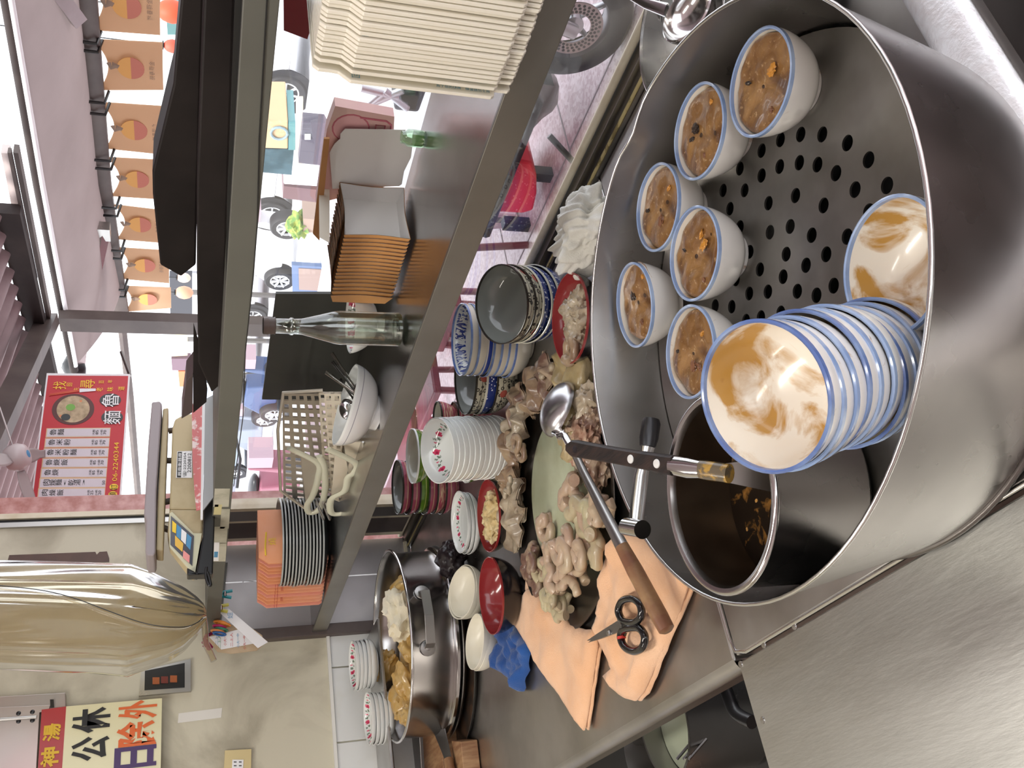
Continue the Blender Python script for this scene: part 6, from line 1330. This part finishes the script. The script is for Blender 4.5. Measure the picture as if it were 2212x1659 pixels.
# dark red wooden chairs / stools
WRED=mat('dark_red_wood',(.22,.055,.07),.4,col2=(.16,.035,.05),sc=8,world=True)
def stool(px,Y,w,h,label,back=True):
    g=V((Y[0],Y[1],-.85));
    
    t=thing('wooden_chair',label,'chair',(g.x,g.y,-.85)); x,y=g.x,g.y
    mk('seat',M().box((x-w/2,y-w/2,-.85+h-.04),(x+w/2,y+w/2,-.85+h)),WRED,t,smooth=0,bevel=.008)
    for sx in (-1,1):
        for sy in (-1,1): mk('leg',M().tube([(x+sx*(w/2-.03),y+sy*(w/2-.03),-.85+h-.02),(x+sx*(w/2),y+sy*(w/2),-.85)],.018,8),WRED,t)
    mk('stretcher',M().box((x-w/2,y-w/2,-.85+h*.4),(x+w/2,y-w/2+.03,-.85+h*.4+.04)),WRED,t,smooth=0)
    if back:
        for sx in (-1,1): mk('back_post',M().tube([(x+sx*(w/2-.02),y+w/2-.02,-.85+h),(x+sx*(w/2-.02),y+w/2+.04,-.85+h+.40)],.018,8),WRED,t)
        for k in range(3): mk('back_slat',M().box((x-w/2,y+w/2-.0,-.85+h+.08+.12*k),(x+w/2,y+w/2+.02,-.85+h+.15+.12*k)),WRED,t,smooth=0)
stool(0,(-3.40,2.60),.38,.42,'dark red wooden chair outside, seen beside the blue-rimmed bowls')
stool(0,(-3.90,2.45),.38,.42,'dark red wooden chair outside, behind the dotted bowls')
stool(0,(-4.42,2.30),.38,.42,'dark red wooden chair outside, above the pink cups')
stool(0,(-4.95,2.20),.36,.42,'dark red wooden stool outside near the corner bowls',False)
tb_=thing('wooden_table','dark red wooden table outside between the chairs','table',(-5.35,3.0,-.85)); tx,ty=tb_.location.x,tb_.location.y
mk('table_top',M().box((tx-.6,ty-.35,-.14),(tx+.6,ty+.35,-.10)),WRED,tb_,smooth=0,bevel=.006)
for sx in (-1,1):
    for sy in (-1,1): mk('leg',M().box((tx+sx*.55-.03,ty+sy*.3-.03,-.85),(tx+sx*.55+.03,ty+sy*.3+.03,-.14)),WRED,tb_,smooth=0)
# street, farther away
WPAINT=mat('white_car_paint',(.80,.81,.83),.25,coat=.5); TINT=mat('tinted_window',(.03,.04,.05),.1)
def wheel(par,c,r,axis='Y'):
    T_=Matrix.Translation(c)@Matrix.Rotation(math.pi/2,4,'X')
    mk('tyre',M().lathe([(r*.62,-.09),(r*.9,-.1),(r,-.07),(r,.07),(r*.9,.1),(r*.62,.09)],40,T=T_,cap0=False,cap1=False),RUB,par)
    for k in range(7):
        a=k*.8976; mk('spoke',M().tube([T_@V((.02*math.cos(a),.02*math.sin(a),.08)),T_@V((r*.62*math.cos(a),r*.62*math.sin(a),.08))],[.02,.035],6,flat=.5),WPAINT,par)
    mk('rim_ring',M().lathe([(r*.56,.06),(r*.64,.06),(r*.64,.09),(r*.56,.09)],40,T=T_,cap0=False,cap1=False),WPAINT,par)
def car(x,y,L,label,paint,s=1):
    t=thing('parked_car',label,'car',(x,y,-.87)); H=1.45*s
    body=[(-L/2,.28),(L/2,.28),(L/2,.75),(L/2-.15,.88),(L/2-1.0,.95),(L/2-1.7,H),(-L/2+.9,H),(-L/2+.25,1.0),(-L/2,.85)]
    mk('car_body',M().prism([(x+a,y,-.87+b_) for a,b_ in body],(0,1.65,0)),paint,t,smooth=0,bevel=.05)
    win=[(L/2-1.15,.97),(L/2-1.75,H-.1),(-L/2+.95,H-.1),(-L/2+.5,1.0)]; mk('side_window',M().prism([(x+a,y-.012,-.87+b_) for a,b_ in win],(0,.01,0)),TINT,t,smooth=0)
    for a in (-L/2+.8,L/2-.8): 
        wheel(t,V((x+a,y+.05,-.87+.31)),.31)
        mk('wheel_arch',M().lathe([(.31,0),(.40,0),(.40,.02),(.31,.02)],40,T=Matrix.Translation((x+a,y-.005,-.56))@Matrix.Rotation(math.pi/2,4,'X')),mat('arch_black',(.02,.02,.025),.5) if 'arch_black' not in bpy.data.materials else bpy.data.materials['arch_black'],t)
    mk('door_handle',M().box((x-.1,y-.02,-.87+.86),(x+.08,y,-.87+.9)),CHROME,t,smooth=0)
    return t
c=at(662,215,z=-.87); car(c.x-1.2,c.y,4.2,'white car whose wheel shows beside the cream cartons',WPAINT)
c=at(640,700,z=-.87); print('CARS',at(662,215,z=-.87),c,at(600,950,z=-.87)); car(c.x-6,c.y+3.5,4.3,'white car farther down the street above the bottle',WPAINT)
c=at(600,950,z=-.87); car(c.x-8,c.y+4,4.3,'pale blue-grey car farthest down the street',mat('blue_grey_paint',(.35,.42,.52),.3))
def scooter(px,label,colr,x0=0):
    c=at(*px,z=-.87); t=thing('motor_scooter',label,'scooter',(c.x,c.y,-.87)); x,y=c.x,c.y; z=-.87
    wheel(t,V((x,y,z+.24)),.24); wheel(t,V((x-1.25,y,z+.24)),.24)
    mk('body_shell',M().prism([(x-1.4,y,z+.45),(x-1.1,y,z+.75),(x-.55,y,z+.72),(x-.5,y,z+.32),(x-.2,y,z+.3),(x-.05,y,z+.9),(x-.0,y,z+.9),(x-.05,y,z+.25),(x-1.0,y,z+.22)],(0,.28,0)),colr,t,smooth=0,bevel=.04)
    mk('saddle',M().blob((x-.85,y+.14,z+.78),(.36,.14,.07),3,0,1),BLACK,t); mk('handlebar',M().tube([(x-.1,y-.2,z+1.02),(x-.02,y+.14,z+.98),(x-.1,y+.48,z+1.02)],.018,8),BLACK,t)
    mk('front_basket',M().box((x+.02,y,z+.62),(x+.28,y+.28,z+.9)),mat('basket_grey_pink',(.42,.30,.34),.6) if 'basket_grey_pink' not in bpy.data.materials else bpy.data.materials['basket_grey_pink'],t,smooth=0)
    return t
scooter((655,487),'scooter with spoked wheel and basket beyond the kraft trays',mat('white_scooter_shell',(.75,.75,.77),.3))
scooter((640,800),'dark scooter parked beyond the grey board',mat('blue_scooter_shell',(.06,.10,.22),.3)); scooter((600,900),'scooter parked farther along the road',mat('grey_scooter_shell',(.25,.28,.34),.3)); scooter((700,1010),'red-brown scooter nearest the granite column',mat('plum_scooter_shell',(.30,.10,.14),.3))
# vendor cabinet, dark box, table
Yc=6.2
vc=thing('food_cart','tan vendor cart cabinet with round emblem and dark skirt across the arcade','cart',at(640,320,Y=Yc)); 
mk('cart_cabinet',M().prism(yp(((563,262),(622,262),(622,322),(563,320)),Yc),(0,.5,0)),mat('tan_cart_wood',(.62,.42,.24),.5),vc,smooth=0,bevel=.01)
mk('round_emblem',M().tube([at(603,288,Y=Yc-.01)+V((.07*math.cos(a*.5236),0,.07*math.sin(a*.5236))) for a in range(12)],.012,6,closed=True),mat('blue_grey_print',(.25,.35,.4),.6),vc)
mk('cart_skirt',M().prism(yp(((560,322),(635,322),(630,378),(562,372)),Yc+.02),(0,.45,0)),mat('dark_teal_cloth',(.03,.07,.09),.8,col2=(.06,.12,.15),sc=8),vc,smooth=0)
mk('cart_post',M().prism(yp(((640,215),(655,215),(652,355),(638,355)),Yc-.05),(0,.04,0)),mat('pale_wood_post',(.72,.60,.42),.5),vc,smooth=0); mk('teal_edge',M().prism(yp(((623,264),(638,264),(638,324),(623,324)),Yc),(0,.4,0)),mat('teal_edge_paint',(.10,.26,.28),.5),vc,smooth=0)
db=thing('signboard','dark standing signboard with a white sticker beside the vendor cart','sign',at(720,310,Y=5.6)); mk('board_panel',M().prism(yp(((655,262),(702,266),(720,300),(700,358),(645,352)),5.6),(0,.1,0)),mat('dark_slate',(.10,.09,.12),.5),db,smooth=0); mk('white_sticker',M().prism(yp(((658,290),(671,290),(671,302),(658,302)),5.59),(0,.005,0)),WHT,db,smooth=0); mk('board_leg',M().box(at(702,290,Y=5.65)-V((.03,0,1)),at(702,290,Y=5.65)+V((.03,.05,0))),DSTEEL,db,smooth=0)
wt=thing('white_table','white cloth-covered table in the street behind the kraft trays','table',at(690,380,Y=6.6)); mk('table_cloth',M().prism(yp(((611,353),(690,358),(700,404),(613,398)),6.6),(0,.7,0)),WPAINT,wt,smooth=0,bevel=.01); mk('brown_shelf',M().prism(yp(((613,402),(700,412),(705,440),(611,428)),6.75),(0,.5,0)),mat('plum_brown',(.16,.09,.10),.6),wt,smooth=0)
pt2=thing('notice_board','blue-framed brown notice board standing beyond the bottle','board',at(700,600,Y=7.5)); mk('blue_frame',M().prism(yp(((630,573),(720,578),(720,634),(632,632)),7.5),(0,.06,0)),mat('blue_frame_paint',(.14,.20,.34),.5),pt2,smooth=0); mk('brown_panel',M().prism(yp(((645,580),(720,584),(720,630),(646,626)),7.49),(0,.01,0)),mat('brown_panel_face',(.34,.25,.22),.6),pt2,smooth=0); mk('leg',M().box(at(720,610,Y=7.53)-V((.03,0,1)),at(720,610,Y=7.53)+V((.03,.05,0))),DSTEEL,pt2,smooth=0)
pp=thing('plant_pot','leafy pot plants and planter by the scooter wheel','planter',at(700,480,Y=7.6)); mk('planter_box',M().prism(yp(((655,472),(720,478),(720,505),(655,502)),7.6),(0,.3,0)),mat('mixed_planter',(.35,.25,.2),.7),pp,smooth=0); mk('foliage',M().blob(at(645,485,Y=7.7),(.18,.15,.12),3,.8,5),mat('leaf_green',(.10,.22,.05),.7,col2=(.35,.38,.08),sc=20),pp)
gb=thing('folding_stool','black and silver folding stool stack outside by the cream cartons','stool',gd((950,215))); 
for k_,(a,b3) in enumerate((((780,190),(860,210)),((800,225),(870,195)),((780,240),(830,200)),((830,195),(880,235)))): mk('tube_leg',M().tube([at(*a,Y=3.9),at(*b3,Y=3.9)],.02,8),ALU,gb)
mk('seat_pad',M().prism(yp(((865,190),(925,190),(905,245),(850,240)),3.95),(0,.3,0)),RUB,gb,smooth=0,bevel=.02)
# shop fronts across the street
FAC=mat('pale_facade',(.72,.72,.74),.8,col2=(.62,.62,.66),sc=.6,world=True)
for k,(xa,xb_,h) in enumerate(((-34,-26,5),(-26,-19,4.2),(-19,-13,4.8))):
    t=thing('shop_house',['pale shop house farthest along the street','pale shop house in the middle across the street','pale shop house nearest across the street'][k],'building',((xa+xb_)/2,15,-.87)); mk('wall',M().box((xa,15,-.87),(xb_-.1,19,h*.22)),FAC,t,smooth=0)
    mk('shop_opening',M().box((xa+1,14.9,-.87),(xb_-1.2,15,.5)),mat('shop_dark_%d'%k,(.25+.1*k,.25,.3),.7),t,smooth=0)
for (pxs,c_,lb) in ((((362,702),(410,702),(410,712),(362,712)),(.65,.05,.05),'red shop sign with pale edge seen past the scale'),(((366,715),(405,715),(405,768),(368,770)),(.85,.75,.4),'cream shop sign with yellow print across the street'),(((370,775),(412,775),(412,800),(372,800)),(.16,.10,.13),'dark plum shop sign across the street'),(((385,802),(415,802),(415,835),(388,835)),(.75,.18,.08),'orange red shop sign lowest across the street'),(((366,598),(415,598),(415,682),(368,680)),(.05,.05,.06),'black shop canopy behind the paper lanterns')):
    ssg=thing('shop_sign',lb,'sign',at(*pxs[1],Y=9.3)); mk('sign_panel',M().prism(yp(pxs,9.3),(0,.12,0)),mat('sign_paint_'+lb.split()[0],c_,.5),ssg,smooth=0); q_=at((pxs[1][0]+pxs[0][0])/2,(pxs[1][1]+pxs[2][1])/2,Y=9.36); mk('sign_post',M().box((q_.x-.03,9.42,-.87),(q_.x+.03,9.48,q_.z)),DSTEEL,ssg,smooth=0)
for i,(px,r_,c_,lb) in enumerate((((372,25),(.075,.075,.10),(.80,.08,.03),'glowing red lantern with green leaves nearest the frame edge'),((373,100),(.045,.045,.06),(.75,.10,.06),'small red lantern behind the second banner'),((398,632),(.06,.06,.08),(.75,.34,.22),'peach paper lantern hanging above the black trays'),((397,600),(.045,.045,.06),(.80,.55,.45),'pale paper lantern above the peach one'))):
    c=at(*px,Y=5.5); t=thing('paper_lantern',lb,'lantern',c); m=M().lathe([(r_[0]*math.sin(k*math.pi/10)*(1+.03*(k%2)),-r_[2]*math.cos(k*math.pi/10)) for k in range(11)],24,T=Matrix.Translation(c),cap0=False,cap1=False); mk('lantern_shade',m,mat('lantern_paper_%d'%i,c_,.6),t); mk('hanging_cord',M().tube([c+V((0,0,r_[2])),c+V((0,0,1.1))],.004,5),BLACK,t); mk('lantern_cap',M().lathe([(.03,r_[2]*.95),(.03,r_[2]*1.1)],12,T=Matrix.Translation(c)),LETYEL if i==0 else BLACK,t)
solo('street_cabinet','teal metal cabinet behind the first lanterns','cabinet',M().prism(yp(((360,48),(395,48),(395,75),(362,75)),5.7),(0,.3,0)),mat('teal_cabinet_paint',(.10,.22,.22),.5),smooth=0)
